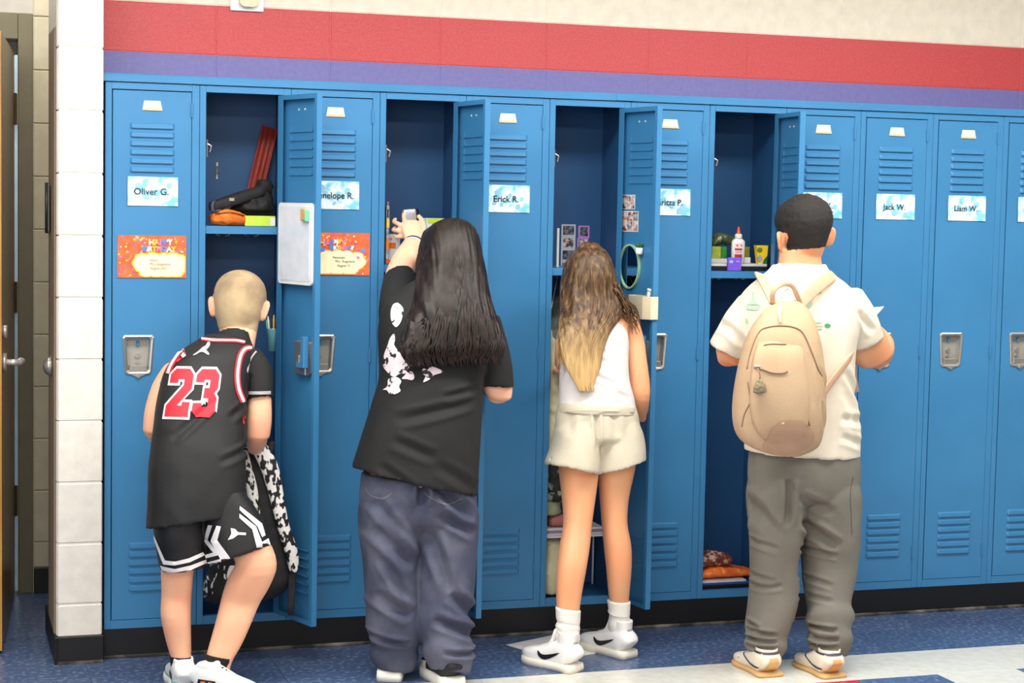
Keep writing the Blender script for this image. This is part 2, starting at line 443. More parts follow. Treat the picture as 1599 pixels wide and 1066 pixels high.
add_tube(bm, [a+nrm*0.05+Vector((0, 0, 0)), a+nrm*0.056+Vector((0.01, 0.06, 0)), a+nrm*0.05+Vector((0.012, 0.12, 0))], [0.012, 0.011, 0.009], 12)
b_ = Vector(door_pt(0.88, 0, 1.09)); add_tube(bm, [b_, b_+nrm*0.014], 0.022, 20)
from_bm('lever_handle', bm, mat('satin_steel', (214, 210, 204), 0.3, 0.6), leaf, True)
# baseboard below the lockers, top trim, ceiling, far walls
kb = tag(box('baseboard_back', (-0.004, 0.0, 0.0), (N_LOCK*P_, 0.012, 0.1005), BLACKV), kind='structure')
box('scuffed_edge', (-0.002, -0.009, 0.0), (N_LOCK*P_, 0.001, 0.011), SCUFF, kb, 0.002)
def trim_piece(name, x0, x1):
    bm = bmesh.new()
    add_prism(bm, [(-0.007, 1.931), (-0.007, 1.953), (-0.003, 1.9575), (0.02, 1.9585), (YW, 1.962), (YW, 1.955), (0.01, 1.952), (0.004, 1.931)], 'x', x0, x1)
    tag(from_bm(name, bm, BLUE), kind='structure')
trim_piece('trim_1', -0.0065, 1.828); trim_piece('trim_1', 1.829, N_LOCK*P_)
trim_piece_sleeve = tag(box('trim_3', (1.795, -0.0085, 1.932), (1.866, -0.006, 1.9545), BLUE), kind='structure')
tag(box('ceiling', (-4, -7.6, 2.9), (7, 3.2, 3.0), CEIL), kind='structure')
tag(box('wall_front', (-4, -7.6, 0), (7, -7.5, 2.9), CREAM), kind='structure')
tag(box('wall_back', (-4.0, 3.1, 0), (7, 3.2, 2.9), CREAM), kind='structure')
LG = bpy.data.materials.new('lamp_diffuser'); LG.use_nodes = True
LG.node_tree.nodes['Principled BSDF'].inputs['Emission Color'].default_value = (1, 0.97, 0.92, 1)
LG.node_tree.nodes['Principled BSDF'].inputs['Emission Strength'].default_value = 4
for n_, (x, y) in enumerate(((0.0, -1.45), (2.6, -1.45), (0.0, -3.9), (2.6, -3.9))):
    L = empty('ceiling_light', (x, y, 2.86), 'recessed fluorescent ceiling light %s the corridor, %s side' % (('nearer the lockers over', 'farther from the lockers over')[n_//2], ('left', 'right')[n_ % 2]), 'light', 'ceiling lights')
    box('housing', (x-0.62, y-0.32, 2.862), (x+0.62, y+0.32, 2.899), WHITE, L)
    box('diffuser', (x-0.58, y-0.28, 2.852), (x+0.58, y+0.28, 2.862), LG, L)
# alarm strobe high on the wall
al = empty('wall_alarm', (0.512, YW, 2.21), 'small cream wall alarm box above the red stripe at the top edge', 'alarm')
box('back_plate', (0.453, YW-0.010, 2.210), (0.570, YW-0.0002, 2.34), WHITE, al, 0.002)
bm = bmesh.new(); add_prism(bm, [(0.482, 2.235), (0.49, 2.226), (0.50, 2.223), (0.53, 2.223), (0.54, 2.226), (0.548, 2.235), (0.548, 2.33), (0.482, 2.33)], 'y', YW-0.034, YW-0.010)
from_bm('dome_cover', bm, mat('cream_plastic', (222, 212, 178), 0.4), al)

# ================================================================ LOCKERS
DX0, DX1, DZ0, DZ1 = 0.0245, 0.2815, 0.031, 1.803     # door opening in locker coordinates
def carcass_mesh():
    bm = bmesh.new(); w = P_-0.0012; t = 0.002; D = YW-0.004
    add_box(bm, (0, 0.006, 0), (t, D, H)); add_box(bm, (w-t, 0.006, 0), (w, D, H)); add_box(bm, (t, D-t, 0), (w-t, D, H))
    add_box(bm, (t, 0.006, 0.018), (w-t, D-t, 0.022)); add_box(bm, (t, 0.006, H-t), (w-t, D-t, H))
    me = bpy.data.meshes.new('carcass'); bm.to_mesh(me); bm.free(); me.materials.append(BLUE_SHADED); return me
def face_mesh():
    bm = bmesh.new(); w = P_-0.0012
    add_box(bm, (0, 0, 0), (DX0-0.0032, 0.02, H), 0.0012); add_box(bm, (DX1+0.0018, 0, 0), (w, 0.02, H), 0.0012)
    add_box(bm, (DX0-0.0032, 0.0002, DZ1+0.0036), (DX1+0.0018, 0.02, H-0.0002)); add_box(bm, (DX0-0.0032, 0.0002, 0.0002), (DX1+0.0018, 0.02, DZ0-0.002))
    me = bpy.data.meshes.new('face_frame'); bm.to_mesh(me); bm.free(); me.materials.append(BLUE); return me
# door in its own frame: hinge axis at x=0, leaf towards -x, outer face at y=0, z measured from the locker base
DW = DX1-DX0
CX, CZ = -0.172, 0.926      # centre of the handle cup, door frame
def door_mesh():
    bm = bmesh.new(); s = 0.0012; fl = 0.02; lip = 0.016
    hx0, hx1, hz0, hz1 = CX-0.038, CX+0.038, CZ-0.058, CZ+0.058
    for a, b in (((-DW, DZ0), (0, hz0)), ((-DW, hz1), (0, DZ1)), ((-DW, hz0), (hx0, hz1)), ((hx1, hz0), (0, hz1))):
        add_box(bm, (a[0], 0, a[1]), (b[0], s, b[1]))
    add_box(bm, (-DW, s, DZ0), (-DW+s, fl, DZ1)); add_box(bm, (-s, s, DZ0), (0, fl, DZ1))
    add_box(bm, (-DW+s, s, DZ0), (-s, fl, DZ0+s)); add_box(bm, (-DW+s, s, DZ1-s), (-s, fl, DZ1))
    add_box(bm, (-DW+s, fl-s, DZ0+s), (-DW+lip, fl, DZ1-s)); add_box(bm, (-0.034, fl-s, DZ0+s), (-s, fl, DZ1-s))
    add_box(bm, (-DW+lip, fl-s, DZ0+s), (-0.034, fl, DZ0+lip)); add_box(bm, (-DW+lip, fl-s, DZ1-lip), (-0.034, fl, DZ1-s))
    me = bpy.data.meshes.new('door'); bm.to_mesh(me); bm.free(); me.materials.append(BLUE); return me
def louver_mesh():
    bm = bmesh.new(); w = 0.0735; h = 0.0185
    # hood: narrow at the top, standing proud at its lower lip
    pts = [(-w, 0, 0.0), (w, 0, 0.0), (w, 0, h), (-w, 0, h)]
    top = [(-w+0.006, -0.0075, 0.0), (w-0.006, -0.0075, 0.0), (w-0.008, -0.0066, h*0.74), (-w+0.008, -0.0066, h*0.74)]
    a = [bm.verts.new(p) for p in pts]; b = [bm.verts.new(p) for p in top]
    for i in range(4): bm.faces.new((a[i], a[(i+1) % 4], b[(i+1) % 4], b[i]))
    bm.faces.new(b)
    add_box(bm, (-w, 0.0014, -0.0015), (w, 0.0052, 0.0025)); add_box(bm, (-w, 0.0014, -0.0015), (-w+0.003, 0.004, h)); add_box(bm, (w-0.003, 0.0014, -0.0015), (w, 0.004, h))
    bmesh.ops.recalc_face_normals(bm, faces=bm.faces[:])
    me = bpy.data.meshes.new('louver'); bm.to_mesh(me); bm.free(); me.materials.append(BLUE); return me
def cup_mesh():
    bm = bmesh.new()
    def trap(sx, sz, y, dz=0, c=0.007):
        wt, wb, h = 0.052*sx, 0.042*sx, 0.066*sz
        q = [(-wt+c, h), (wt-c, h), (wt, h-c), (wb+0.001, -h+c), (wb-c, -h), (-wb+c, -h), (-wb-0.001, -h+c), (-wt, h-c)]
        return [bm.verts.new((x, y, z+dz)) for x, z in q]
    r0 = trap(1, 1, 0.001); r1 = trap(1, 1, -0.004); r2 = trap(0.93, 0.94, -0.006); r3 = trap(0.80, 0.86, -0.004); r4 = trap(0.72, 0.80, 0.022, 0.004); 
    for a, b in ((r0, r1), (r1, r2), (r2, r3), (r3, r4)):
        for i in range(8):
            f = bm.faces.new((a[i], a[(i+1) % 8], b[(i+1) % 8], b[i])); f.material_index = 0 if b is not r4 else 1
    f = bm.faces.new(r4); f.material_index = 1
    # pull ledge at the bottom, padlock nose, slot, two studs
    add_box(bm, (-0.030, -0.004, -0.056), (0.030, 0.012, -0.034), 0.003, mi=0)
    add_prism(bm, [(-0.024, -0.065), (0.024, -0.065), (0.004, -0.074), (-0.004, -0.074)], 'y', -0.005, 0.001, 0)
    add_tube(bm, [(0, -0.009, -0.071), (0, -0.002, -0.071)], 0.006, 10, 0)
    add_box(bm, (-0.005, 0.012, 0.028), (0.005, 0.023, 0.046), 0.002, mi=2)
    add_tube(bm, [(0, 0.016, -0.004), (0, 0.023, -0.004)], 0.009, 12, 0); add_tube(bm, [(0, 0.016, -0.026), (0, 0.023, -0.026)], 0.006, 10, 0)
    bmesh.ops.recalc_face_normals(bm, faces=bm.faces[:])
    me = bpy.data.meshes.new('handle_cup'); bm.to_mesh(me); bm.free()
    for m in (STEEL, STEEL_IN, BLUE): me.materials.append(m)
    return me
def cupback_mesh():
    bm = bmesh.new(); add_box(bm, (-0.037, 0.004, -0.056), (0.037, 0.0262, 0.056), 0.003); add_box(bm, (-0.008, 0.026, -0.03), (0.008, 0.034, 0.01), 0.002)
    me = bpy.data.meshes.new('cup_housing'); bm.to_mesh(me); bm.free(); me.materials.append(STEEL); return me
def latchbar_mesh():
    bm = bmesh.new(); add_box(bm, (-0.052, 0.022, -0.030), (-0.030, 0.042, 0.075), 0.002); add_box(bm, (-0.034, 0.034, -0.03), (-0.004, 0.042, -0.012), 0.001)
    me = bpy.data.meshes.new('latch_bar'); bm.to_mesh(me); bm.free(); me.materials.append(BLUE); return me
def plate_mesh():
    bm = bmesh.new()
    add_prism(bm, [(-0.033, -0.015), (0.033, -0.015), (0.0265, 0.017), (-0.0265, 0.017)], 'y', -0.0015, 0.0005)
    add_prism(bm, [(-0.033, -0.015), (0.033, -0.015), (0.032, -0.008), (-0.032, -0.008)], 'y', -0.0035, -0.0015, 1)
    for x in (-0.023, 0.023): add_tube(bm, [(x, -0.0048, -0.0105), (x, -0.003, -0.0105)], 0.0024, 8, 1)
    me = bpy.data.meshes.new('number_plate'); bm.to_mesh(me); bm.free(); me.materials.append(IVORY); me.materials.append(mat('ivory_lip', (214, 196, 150), 0.4)); return me
def rivet_mesh():
    bm = bmesh.new()
    for x in (-0.02, 0.02): add_tube(bm, [(x, 0.0012, 0), (x, 0.003, 0)], 0.0035, 8)
    me = bpy.data.meshes.new('rivets'); bm.to_mesh(me); bm.free(); me.materials.append(IVORY); return me
def hinge_mesh():
    bm = bmesh.new(); add_tube(bm, [(0.0015, -0.003, -0.024), (0.0015, -0.003, 0.024)], 0.0038, 8); add_box(bm, (-0.006, -0.001, -0.022), (0.0, 0.0005, 0.022))
    me = bpy.data.meshes.new('hinge'); bm.to_mesh(me); bm.free(); me.materials.append(BLUE); return me
def shelf_mesh():
    bm = bmesh.new(); add_box(bm, (0.003, 0.012, -0.002), (P_-0.005, YW-0.008, 0), 0); add_box(bm, (0.003, 0.010, -0.026), (P_-0.005, 0.014, 0), 0)
    me = bpy.data.meshes.new('shelf'); bm.to_mesh(me); bm.free(); me.materials.append(BLUE); return me
def hook_mesh():
    bm = bmesh.new()
    for s in (-1, 1):
        add_tube(bm, [(s*0.004, 0, 0), (s*0.006, -0.012, -0.018), (s*0.012, -0.022, -0.030), (s*0.022, -0.026, -0.026), (s*0.026, -0.028, -0.008)], 0.0025, 6)
    add_box(bm, (-0.008, -0.003, -0.012), (0.008, 0.001, 0.008), 0.001)
    me = bpy.data.meshes.new('coat_hook'); bm.to_mesh(me); bm.free(); me.materials.append(STEEL); return me
def catch_mesh():
    bm = bmesh.new(); add_box(bm, (-0.004, -0.004, -0.03), (0.004, 0.0, 0.03), 0.001); add_tube(bm, [(0, -0.004, 0.015), (0.002, -0.016, 0.008), (0, -0.012, -0.012)], 0.003, 8)
    me = bpy.data.meshes.new('latch_hook'); bm.to_mesh(me); bm.free(); me.materials.append(STEEL); return me
MS = dict(carcass=carcass_mesh(), face=face_mesh(), door=door_mesh(), louver=louver_mesh(), cup=cup_mesh(), cupback=cupback_mesh(), bar=latchbar_mesh(),
          plate=plate_mesh(), rivet=rivet_mesh(), hinge=hinge_mesh(), shelf=shelf_mesh(), hook=hook_mesh(), catch=catch_mesh())
def child(name, me, parent, loc=(0, 0, 0), rz=0):
    o = bpy.data.objects.new(name, me); col.objects.link(o); o.parent = parent; o.location = loc; o.rotation_euler[2] = rz; return o
LAB = ['closed blue locker at the left end beside the white pillar',
       'open blue locker the boy in black leans into, whiteboard on its door',
       'closed blue locker with red birthday card, partly behind the open whiteboard door',
       'open blue locker the girl with long dark hair reaches into',
       'closed blue locker between the two girls, only a name card on its door',
       'open blue locker with oval mirror and photo collage on its door',
       'closed blue locker just right of the open oval mirror door',
       'open blue locker with white glue bottle on its shelf',
       'closed blue locker mostly hidden behind the boy with the beige backpack',
       'closed blue locker at the backpack boy\'s right elbow, handle hidden',
       'closed blue locker with silver handle, second right of the backpack boy',
       'blue locker cut off by the right edge of the photo']
OPEN = {1: 109, 3: 98.5, 5: 100, 7: 84.5}
SHZ = {1: 1.36, 3: 1.235, 5: 1.228, 7: 1.222}
DOORS = {}
for i in range(N_LOCK):
    L = empty('locker', (i*P_+0.0006, 0, ZB), LAB[i], 'locker', 'row of blue lockers')
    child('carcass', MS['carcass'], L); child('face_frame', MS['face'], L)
    d = child('door', MS['door'], L, (DX1, 0, 0), R(OPEN.get(i, 0))); DOORS[i] = d
    for k in range(6): child('louver', MS['louver'], d, (-0.1285, 0, 1.680-0.0287*k))
    for k in range(6): child('louver', MS['louver'], d, (-0.1285, 0, 0.274-0.0289*k))
    child('handle_cup', MS['cup'], d, (CX, 0, CZ)); child('number_plate', MS['plate'], d, (-0.129, 0, 1.754))
    for z in (0.14, 0.92, 1.745): child('hinge', MS['hinge'], d, (0, 0, z))
    if i in OPEN:
        child('cup_housing', MS['cupback'], d, (CX, 0, CZ)); child('latch_bar', MS['bar'], d, (CX, 0, CZ)); child('rivets', MS['rivet'], d, (-0.129, 0, 1.754))
        z = SHZ[i]
        child('shelf', MS['shelf'], L, (0, 0, z))
        child('coat_hook', MS['hook'], L, (0.10, 0.16, z-0.006)); child('coat_hook', MS['hook'], L, (0.20, 0.16, z-0.006))
        child('latch_hook', MS['catch'], L, (DX0+0.002, 0.022, 1.62), R(60)); child('latch_hook', MS['catch'], L, (0.10, YW-0.006, z+0.19))

# ================================================================ SIGNS ON THE DOORS
WCOL = mat('watercolour_print', (226, 244, 246), 0.55, c2=(120, 204, 222), scale=26, lo=0.46, hi=0.62, detail=2)
WCOL2 = mat('watercolour_blot', (150, 190, 226), 0.55, c2=(128, 212, 220), scale=60, lo=0.4, hi=0.6)
INK = mat('dark_ink', (34, 50, 66), 0.6)
def card(name, x0, x1, z0, z1, m, label, cat, group, y=-0.0022, curl=0.003):
    bm = bmesh.new(); n = 12; vs = []
    for s in (0, 1):
        for j in (0, 1):
            for i in range(n+1):
                u = i/n; c = curl*(abs(2*u-1)**3)*(1-j*0.8)
                vs.append(bm.verts.new((x0+(x1-x0)*u, y-c-(0.0006 if s else 0), z0 if j == 0 else z1)))
    def V(s, j, i): return vs[(s*2+j)*(n+1)+i]
    for i in range(n):
        bm.faces.new((V(1, 0, i), V(1, 0, i+1), V(1, 1, i+1), V(1, 1, i))); bm.faces.new((V(0, 0, i+1), V(0, 0, i), V(0, 1, i), V(0, 1, i+1)))
    bmesh.ops.recalc_face_normals(bm, faces=bm.faces[:])
    me = bpy.data.meshes.new(name); bm.to_mesh(me); bm.free()
    return tag(link_mesh(name, me, m, None, False), label, cat, group)
def blobs(name, parent, items, y, mats_, lim=(-9, 9, -9, 9)):
    bm = bmesh.new()
    for q_, (x, z, r, k) in enumerate(items):
        y -= 0.000012
        n = 9 if r < 0.008 else 14
        vs = [bm.verts.new((min(lim[1], max(lim[0], x+r*math.cos(2*PI*j/n)*(1+0.15*math.sin(3*j+x*90)))), y, min(lim[3], max(lim[2], z+r*math.sin(2*PI*j/n))))) for j in range(n)]
        f = bm.faces.new(vs); f.material_index = k
        if f.normal.y > 0: pass
    bmesh.ops.recalc_face_normals(bm, faces=bm.faces[:])
    for f in bm.faces:
        f.normal_update()
        if f.normal.y > 0: f.normal_flip()
    return tag(from_bm(name, bm, mats_, parent), kind='stuff')
names = {0: ('Oliver G.', 'name card reading Oliver G'), 2: ('Penelope R.', 'name card reading Penelope R'), 4: ('Erick R.', 'name card reading Erick R'),
         6: ('Yaritza P.', ''), 8: ('Anna K.', ''), 9: ('Jack W.', ''), 10: ('Liam W.', ''), 11: ('Leo M.', '')}
where = {0: 'on the leftmost locker, above the birthday card', 2: 'half covered by the open whiteboard door', 4: 'on the closed locker between the two girls',
         6: 'just right of the open mirror door', 8: 'right behind the backpack boy\'s head', 9: 'on the first full door right of the boy\'s head',
         10: 'on the second full door right of the boy\'s head', 11: 'cut off by the right edge of the photo'}
for i, (nm, _) in names.items():
    x = i*P_+0.0006
    c = card('name_card', x+0.073, x+0.238, 1.524, 1.620, WCOL, 'watercolour name card '+where[i], 'name card', 'name cards on the locker doors', curl=0.004 if i in (10, 11) else 0.002)
    rr = random.Random(i)
    blobs('watercolour_blots', c, [(x+0.095+0.12*((_*0.37+0.1) % 1), 1.542+0.055*rr.random(), 0.006+0.007*rr.random(), 0) for _ in range(7)], -0.0048, WCOL2)
    text_mesh(nm, 0.031, INK, c, (x+0.150, -0.0054, 1.570), FRONT, sx=0.98 if i != 2 else 0.92, bold=0.0004)
# birthday cards
ORG = mat('orange_red_print', (236, 84, 52), 0.5, c2=(244, 116, 60), scale=30)
CONF = [mat('confetti_'+n, c, 0.5) for n, c in (('yellow', (252, 206, 60)), ('pink', (244, 130, 170)), ('white', (250, 240, 230)), ('blue', (90, 140, 220)), ('orange', (250, 160, 50)), ('purple', (150, 90, 190)), ('lime', (170, 210, 70)))]
GLOW = mat('pale_yellow_print', (255, 246, 200), 0.5); GL2 = mat('yellow_print', (255, 208, 60), 0.5); RINK = mat('red_ink', (180, 60, 50), 0.6)
def birthday(x0, x1, z0, z1, label, style):
    c = card('birthday_card', x0, x1, z0, z1, ORG, label, 'card', 'birthday cards on the locker doors', curl=0.0008)
    w = x1-x0; h = z1-z0; rr = random.Random(style+5); it = []; lim = (x0+0.002, x1-0.002, z0+0.002, z1-0.002)
    for _ in range(150):
        u, v = rr.random(), rr.random()
        it.append((x0+0.004+u*(w-0.008), z0+0.004+v*(h-0.008), 0.0015+0.0028*rr.random(), rr.randrange(7)))
    blobs('confetti', c, it, -0.0030, CONF)
    y = -0.0050
    if style == 0:
        cl = [(0.36, 0.35), (0.50, 0.38), (0.66, 0.37), (0.80, 0.38), (0.90, 0.33), (0.56, 0.22), (0.72, 0.22), (0.42, 0.24), (0.84, 0.22)]
        blobs('glow_border', c, [(x0+u*w, z0+v*h, 0.034, 0) for u, v in cl], y, GL2, lim); blobs('cloud', c, [(x0+u*w, z0+v*h, 0.028, 0) for u, v in cl], y-0.0003, GLOW, (lim[0]+.004, lim[1]-.004, lim[2]+.004, lim[3]))
        y -= 0.001; t = [('HAPPY', 0.62, 0.84, 0.026), ('BIRTHDAY', 0.60, 0.68, 0.023)]
    else:
        cl = [(0.2, 0.34), (0.35, 0.38), (0.5, 0.4), (0.65, 0.38), (0.8, 0.34), (0.3, 0.2), (0.5, 0.2), (0.7, 0.2)]
        blobs('glow_border', c, [(x0+u*w, z0+v*h, 0.034, 0) for u, v in cl], y, CONF[4], lim); blobs('cloud', c, [(x0+u*w, z0+v*h, 0.030, 0) for u, v in cl], y-0.0003, GLOW, (lim[0]+.004, lim[1]-.004, lim[2]+.004, lim[3]))
        blobs('big_balloons', c, [(x0+u*w, z0+v*h, r, k) for u, v, r, k in ((0.1, 0.9, .009, 6), (0.16, 0.8, .008, 3), (0.05, 0.62, .008, 3), (0.28, 0.6, .007, 3), (0.9, 0.58, .008, 3), (0.82, 0.42, .006, 1))], y-0.0008, CONF)
        y -= 0.001; t = [('HAPPY', 0.42, 0.76, 0.032), ('BIRTHDAY', 0.56, 0.64, 0.018)]
    for s, u, v, sz in t: 
        o = text_mesh(s, sz, [CONF[0], CONF[1], CONF[3], CONF[2]], c, (x0+u*w, y-0.0012, z0+v*h), FRONT, bold=0.0012)
        for p in o.data.polygons: p.material_index = int((p.center.x*1000)//16) % 4
    for s, u, v in (('Oliver' if style == 0 else 'Penelope', 0.52, 0.42), ('Mrs. Augustine', 0.62, 0.33), ('August 2021' if style == 0 else 'August 21', 0.60, 0.23)):
        text_mesh(s, 0.0115, RINK if style == 0 else INK, c, (x0+u*w, y-0.0014, z0+v*h), FRONT)
birthday(0.041, 0.267, 1.284, 1.425, 'orange birthday card on the leftmost locker door, left of the boy', 0)
birthday(0.670, 0.897, 1.297, 1.443, 'red birthday card on the door behind the open whiteboard door', 1)

# ================================================================ THINGS ON THE OPEN DOORS
def on_door(i):
    """matrix of door i in the world"""
    return Matrix.Translation((i*P_+0.0006+DX1, 0, ZB)) @ Matrix.Rotation(R(OPEN[i]), 4, 'Z')
def place(o, i): o.matrix_world = on_door(i) @ Matrix.Translation(o.location); return o
def rrect(x0, x1, z0, z1, r, n=4):
    out = []
    for cx, cz, a0 in ((x1-r, z1-r, 0), (x0+r, z1-r, 90), (x0+r, z0+r, 180), (x1-r, z0+r, 270)):
        for k in range(n+1):
            a = R(a0+90*k/n); out.append((cx+r*math.cos(a), cz+r*math.sin(a)))
    return out
def oval(cx, cz, rx, rz, n=32): return [(cx+rx*math.cos(2*PI*k/n), cz+rz*math.sin(2*PI*k/n)) for k in range(n)]
Yd = 0.0205
# whiteboard, eraser and marker on door 1
a = (-0.024,1.443); b = (-0.246,1.171)
x0, x1 = sorted((a[0], b[0])); z0, z1 = sorted((a[1], b[1]))
wbd = empty('whiteboard', ((x0+x1)/2, Yd, z0), 'small white magnetic whiteboard with rounded corners on the open door beside the boy', 'whiteboard')
bm = bmesh.new(); add_prism(bm, rrect(x0-(x0+x1)/2, x1-(x0+x1)/2, 0, z1-z0, 0.014), 'y', 0.0, 0.008); from_bm('border', bm, WHITE, wbd, False, True)
bm = bmesh.new(); add_prism(bm, rrect(x0-(x0+x1)/2+0.014, x1-(x0+x1)/2-0.014, 0.012, z1-z0-0.012, 0.008), 'y', 0.008, 0.0092); from_bm('writing_surface', bm, mat('whiteboard_surface', (226, 232, 240), 0.2), wbd, False, True)
place(wbd, 1)
a = (-0.200,1.403)
er = empty('magnet_clip', (a[0], Yd+0.0095, a[1]), 'tiny tan and green magnet clip near the top right corner of the whiteboard', 'magnet')
bm = bmesh.new(); add_box(bm, (-0.026, 0, -0.018), (0.006, 0.014, 0.022), 0.003); from_bm('tan_body', bm, mat('tan_felt', (208, 164, 104), 0.8), er, False, True)
bm = bmesh.new(); add_box(bm, (-0.034, 0, -0.022), (-0.026, 0.016, 0.018), 0.003); from_bm('green_side', bm, mat('mint_green', (110, 214, 160), 0.5), er, False, True)
place(er, 1)
# pencil cup hanging on the hinge side inside locker 1
pc = empty('pencil_cup', (0.569,0.03,1.034), 'pale teal cup full of pens hanging inside the locker beside the boy\'s head', 'cup')
c0 = pc.location
lathe('cup', [(0.016, 0), (0.021, 0.075), (0.0225, 0.078), (0.0195, 0.078), (0.0145, 0.004)], c0+Vector((0.0, 0, 0)), mat('teal_plastic', (120, 190, 200), 0.4), pc)
for k, (dx, dy, c, h) in enumerate(((-0.012, 0, (240, 236, 220), .120), (-0.006, 0.006, (60, 60, 60), .112), (0.001, -0.004, (236, 170, 60), .124), (0.007, 0.004, (40, 60, 80), .115), (0.012, -0.002, (230, 110, 90), .118), (-0.015, 0.005, (70, 170, 140), .108))):
    p = c0+Vector((dx*0.6, dy, 0.006)); q = c0+Vector((dx*1.5, dy*1.6, h))
    pn = tag(tube('pen', [p, p+(q-p)*0.86, q], [0.0036, 0.0036, 0.0012], mat('pen_%d' % k, c, 0.4), None, 8), ('cream', 'black', 'orange', 'navy', 'coral', 'green')[k]+' pen standing in the teal cup beside the boy\'s head', 'pen', 'pens in the teal cup')
# collage photos, plant magnet, mirror, bin on door 5
PH = [mat('photo_print_%d' % k, c, 0.35, c2=c2, scale=55, lo=0.42, hi=0.58) for k, (c, c2) in enumerate((((226, 206, 200), (120, 60, 54)), ((232, 220, 214), (190, 130, 110)), ((214, 196, 190), (70, 60, 64))))]
def photo_on_door(pa, pb, label, k):
    x0, x1 = sorted((pa[0], pb[0])); z0, z1 = sorted((pa[1], pb[1]))
    e = empty('photo_collage', ((x0+x1)/2, Yd-0.0185, z0), label, 'photo', 'photo collages on the mirror door'); w = (x1-x0)/2; h = z1-z0
    bm = bmesh.new(); add_box(bm, (-w, 0, 0), (w, 0.001, h)); from_bm('print_backing', bm, PAPER, e, False, True)
    nx, nz = 3, 2 if h < 0.09 else 3
    for i in range(nx):
        for j in range(nz):
            bm = bmesh.new(); add_box(bm, (-w+0.003+i*(2*w-0.004)/nx, 0.001, 0.003+j*(h-0.004)/nz), (-w+(i+1)*(2*w-0.004)/nx, 0.0018, 0.001+(j+1)*(h-0.004)/nz)); from_bm('picture', bm, PH[(i+j+k) % 3], e, False, True)
    place(e, 5)
photo_on_door((-0.007,1.495), (-0.093,1.443), 'upper small photo collage on the open door above the mirror', 0)
photo_on_door((-0.005,1.437), (-0.118,1.363), 'lower larger photo collage on the open door just above the mirror', 1)
a = (-0.152,1.296)
pl = empty('plant_magnet', (a[0], 0.0022, a[1]), 'tiny white pot with green plant stuck on the open door beside the mirror top', 'plant')
bm = bmesh.new(); add_lathe(bm, [(0.010, -0.012), (0.013, -0.008), (0.0135, 0.012), (0.011, 0.012)], (0, 0.014, 0), 14); from_bm('pot', bm, WHITE, pl, True, True)
bm = bmesh.new()
for k in range(9):
    t = 2*PI*k/9; add_tube(bm, [(0, 0.014, 0.012), (0.009*math.cos(t), 0.014+0.009*math.sin(t), 0.02), (0.016*math.cos(t), 0.014+0.011*math.sin(t), 0.024+0.004*(k % 3))], [0.003, 0.005, 0.001], 6)
from_bm('leaves', bm, mat('plant_green', (50, 110, 60), 0.5), pl, True, True); place(pl, 5)
a = (-0.072,1.239); b = (-0.006,1.317); c_ = (-0.145,1.157)
rx = abs(b[0]-c_[0])/2; rz = abs(b[1]-c_[1])/2; 
mi = empty('oval_mirror', (a[0], 0.0022, a[1]), 'oval mirror with pale green rim on the inside of the open locker door', 'mirror')
bm = bmesh.new(); n = 40
for k in range(n):
    pass
ro = oval(0, 0, rx, rz, n); ri = oval(0, 0, rx-0.0075, rz-0.006, n)
A_ = [bm.verts.new((x, 0, z)) for x, z in ro]; B_ = [bm.verts.new((x, 0.008, z)) for x, z in ro]; C_ = [bm.verts.new((x, 0.008, z)) for x, z in ri]; D_ = [bm.verts.new((x, 0.003, z)) for x, z in ri]
for X, Y_ in ((A_, B_), (B_, C_), (C_, D_)):
    for k in range(n): bm.faces.new((X[k], X[(k+1) % n], Y_[(k+1) % n], Y_[k]))
bmesh.ops.recalc_face_normals(bm, faces=bm.faces[:])
from_bm('rim', bm, mat('pale_green_plastic', (160, 206, 160), 0.4), mi, False, True)
bm = bmesh.new(); add_prism(bm, ri, 'y', 0.001, 0.004); from_bm('glass', bm, mat('mirror_glass', (205, 212, 218), 0.03, 1.0, c2=(205, 212, 218)), mi, False, True); place(mi, 5)
a = (-0.110,1.140); b = (-0.264,1.060); x0, x1 = sorted((a[0], b[0])); z0, z1 = sorted((a[1], b[1]))
bn = empty('magnetic_bin', ((x0+x1)/2, 0.0025, z0), 'cream magnetic bin below the oval mirror on the open door', 'bin'); w = (x1-x0)/2; h = z1-z0
bm = bmesh.new(); pts = [(-w, 0), (w, 0), (w, 0.03), (w*0.6, 0.046), (-w*0.6, 0.046), (-w, 0.03)]; add_prism(bm, pts, 'z', 0, h)
top = [f for f in bm.faces if f.normal.z > 0.9]; r_ = bmesh.ops.inset_region(bm, faces=top, thickness=0.004); bmesh.ops.translate(bm, verts=list({v for f in top for v in f.verts}), vec=(0, 0, -h*0.8))
from_bm('bin_body', bm, mat('cream_enamel', (226, 216, 184), 0.4), bn, False, True); place(bn, 5)
pk = empty('eraser_stick', ((x0+x1)/2-w*0.45, 0.02, z0+h-0.03), 'white marker pen standing in the cream bin below the mirror', 'pen')
bm = bmesh.new(); add_tube(bm, [(0, 0, 0), (-0.012, 0, 0.05)], 0.008, 10); from_bm('barrel', bm, mat('grey_white_plastic', (214, 204, 204), 0.4), pk, True, True)
bm = bmesh.new(); add_tube(bm, [(-0.012, 0, 0.05), (-0.014, 0, 0.056)], 0.0095, 10); from_bm('cap', bm, WHITE, pk, True, True); place(pk, 5)

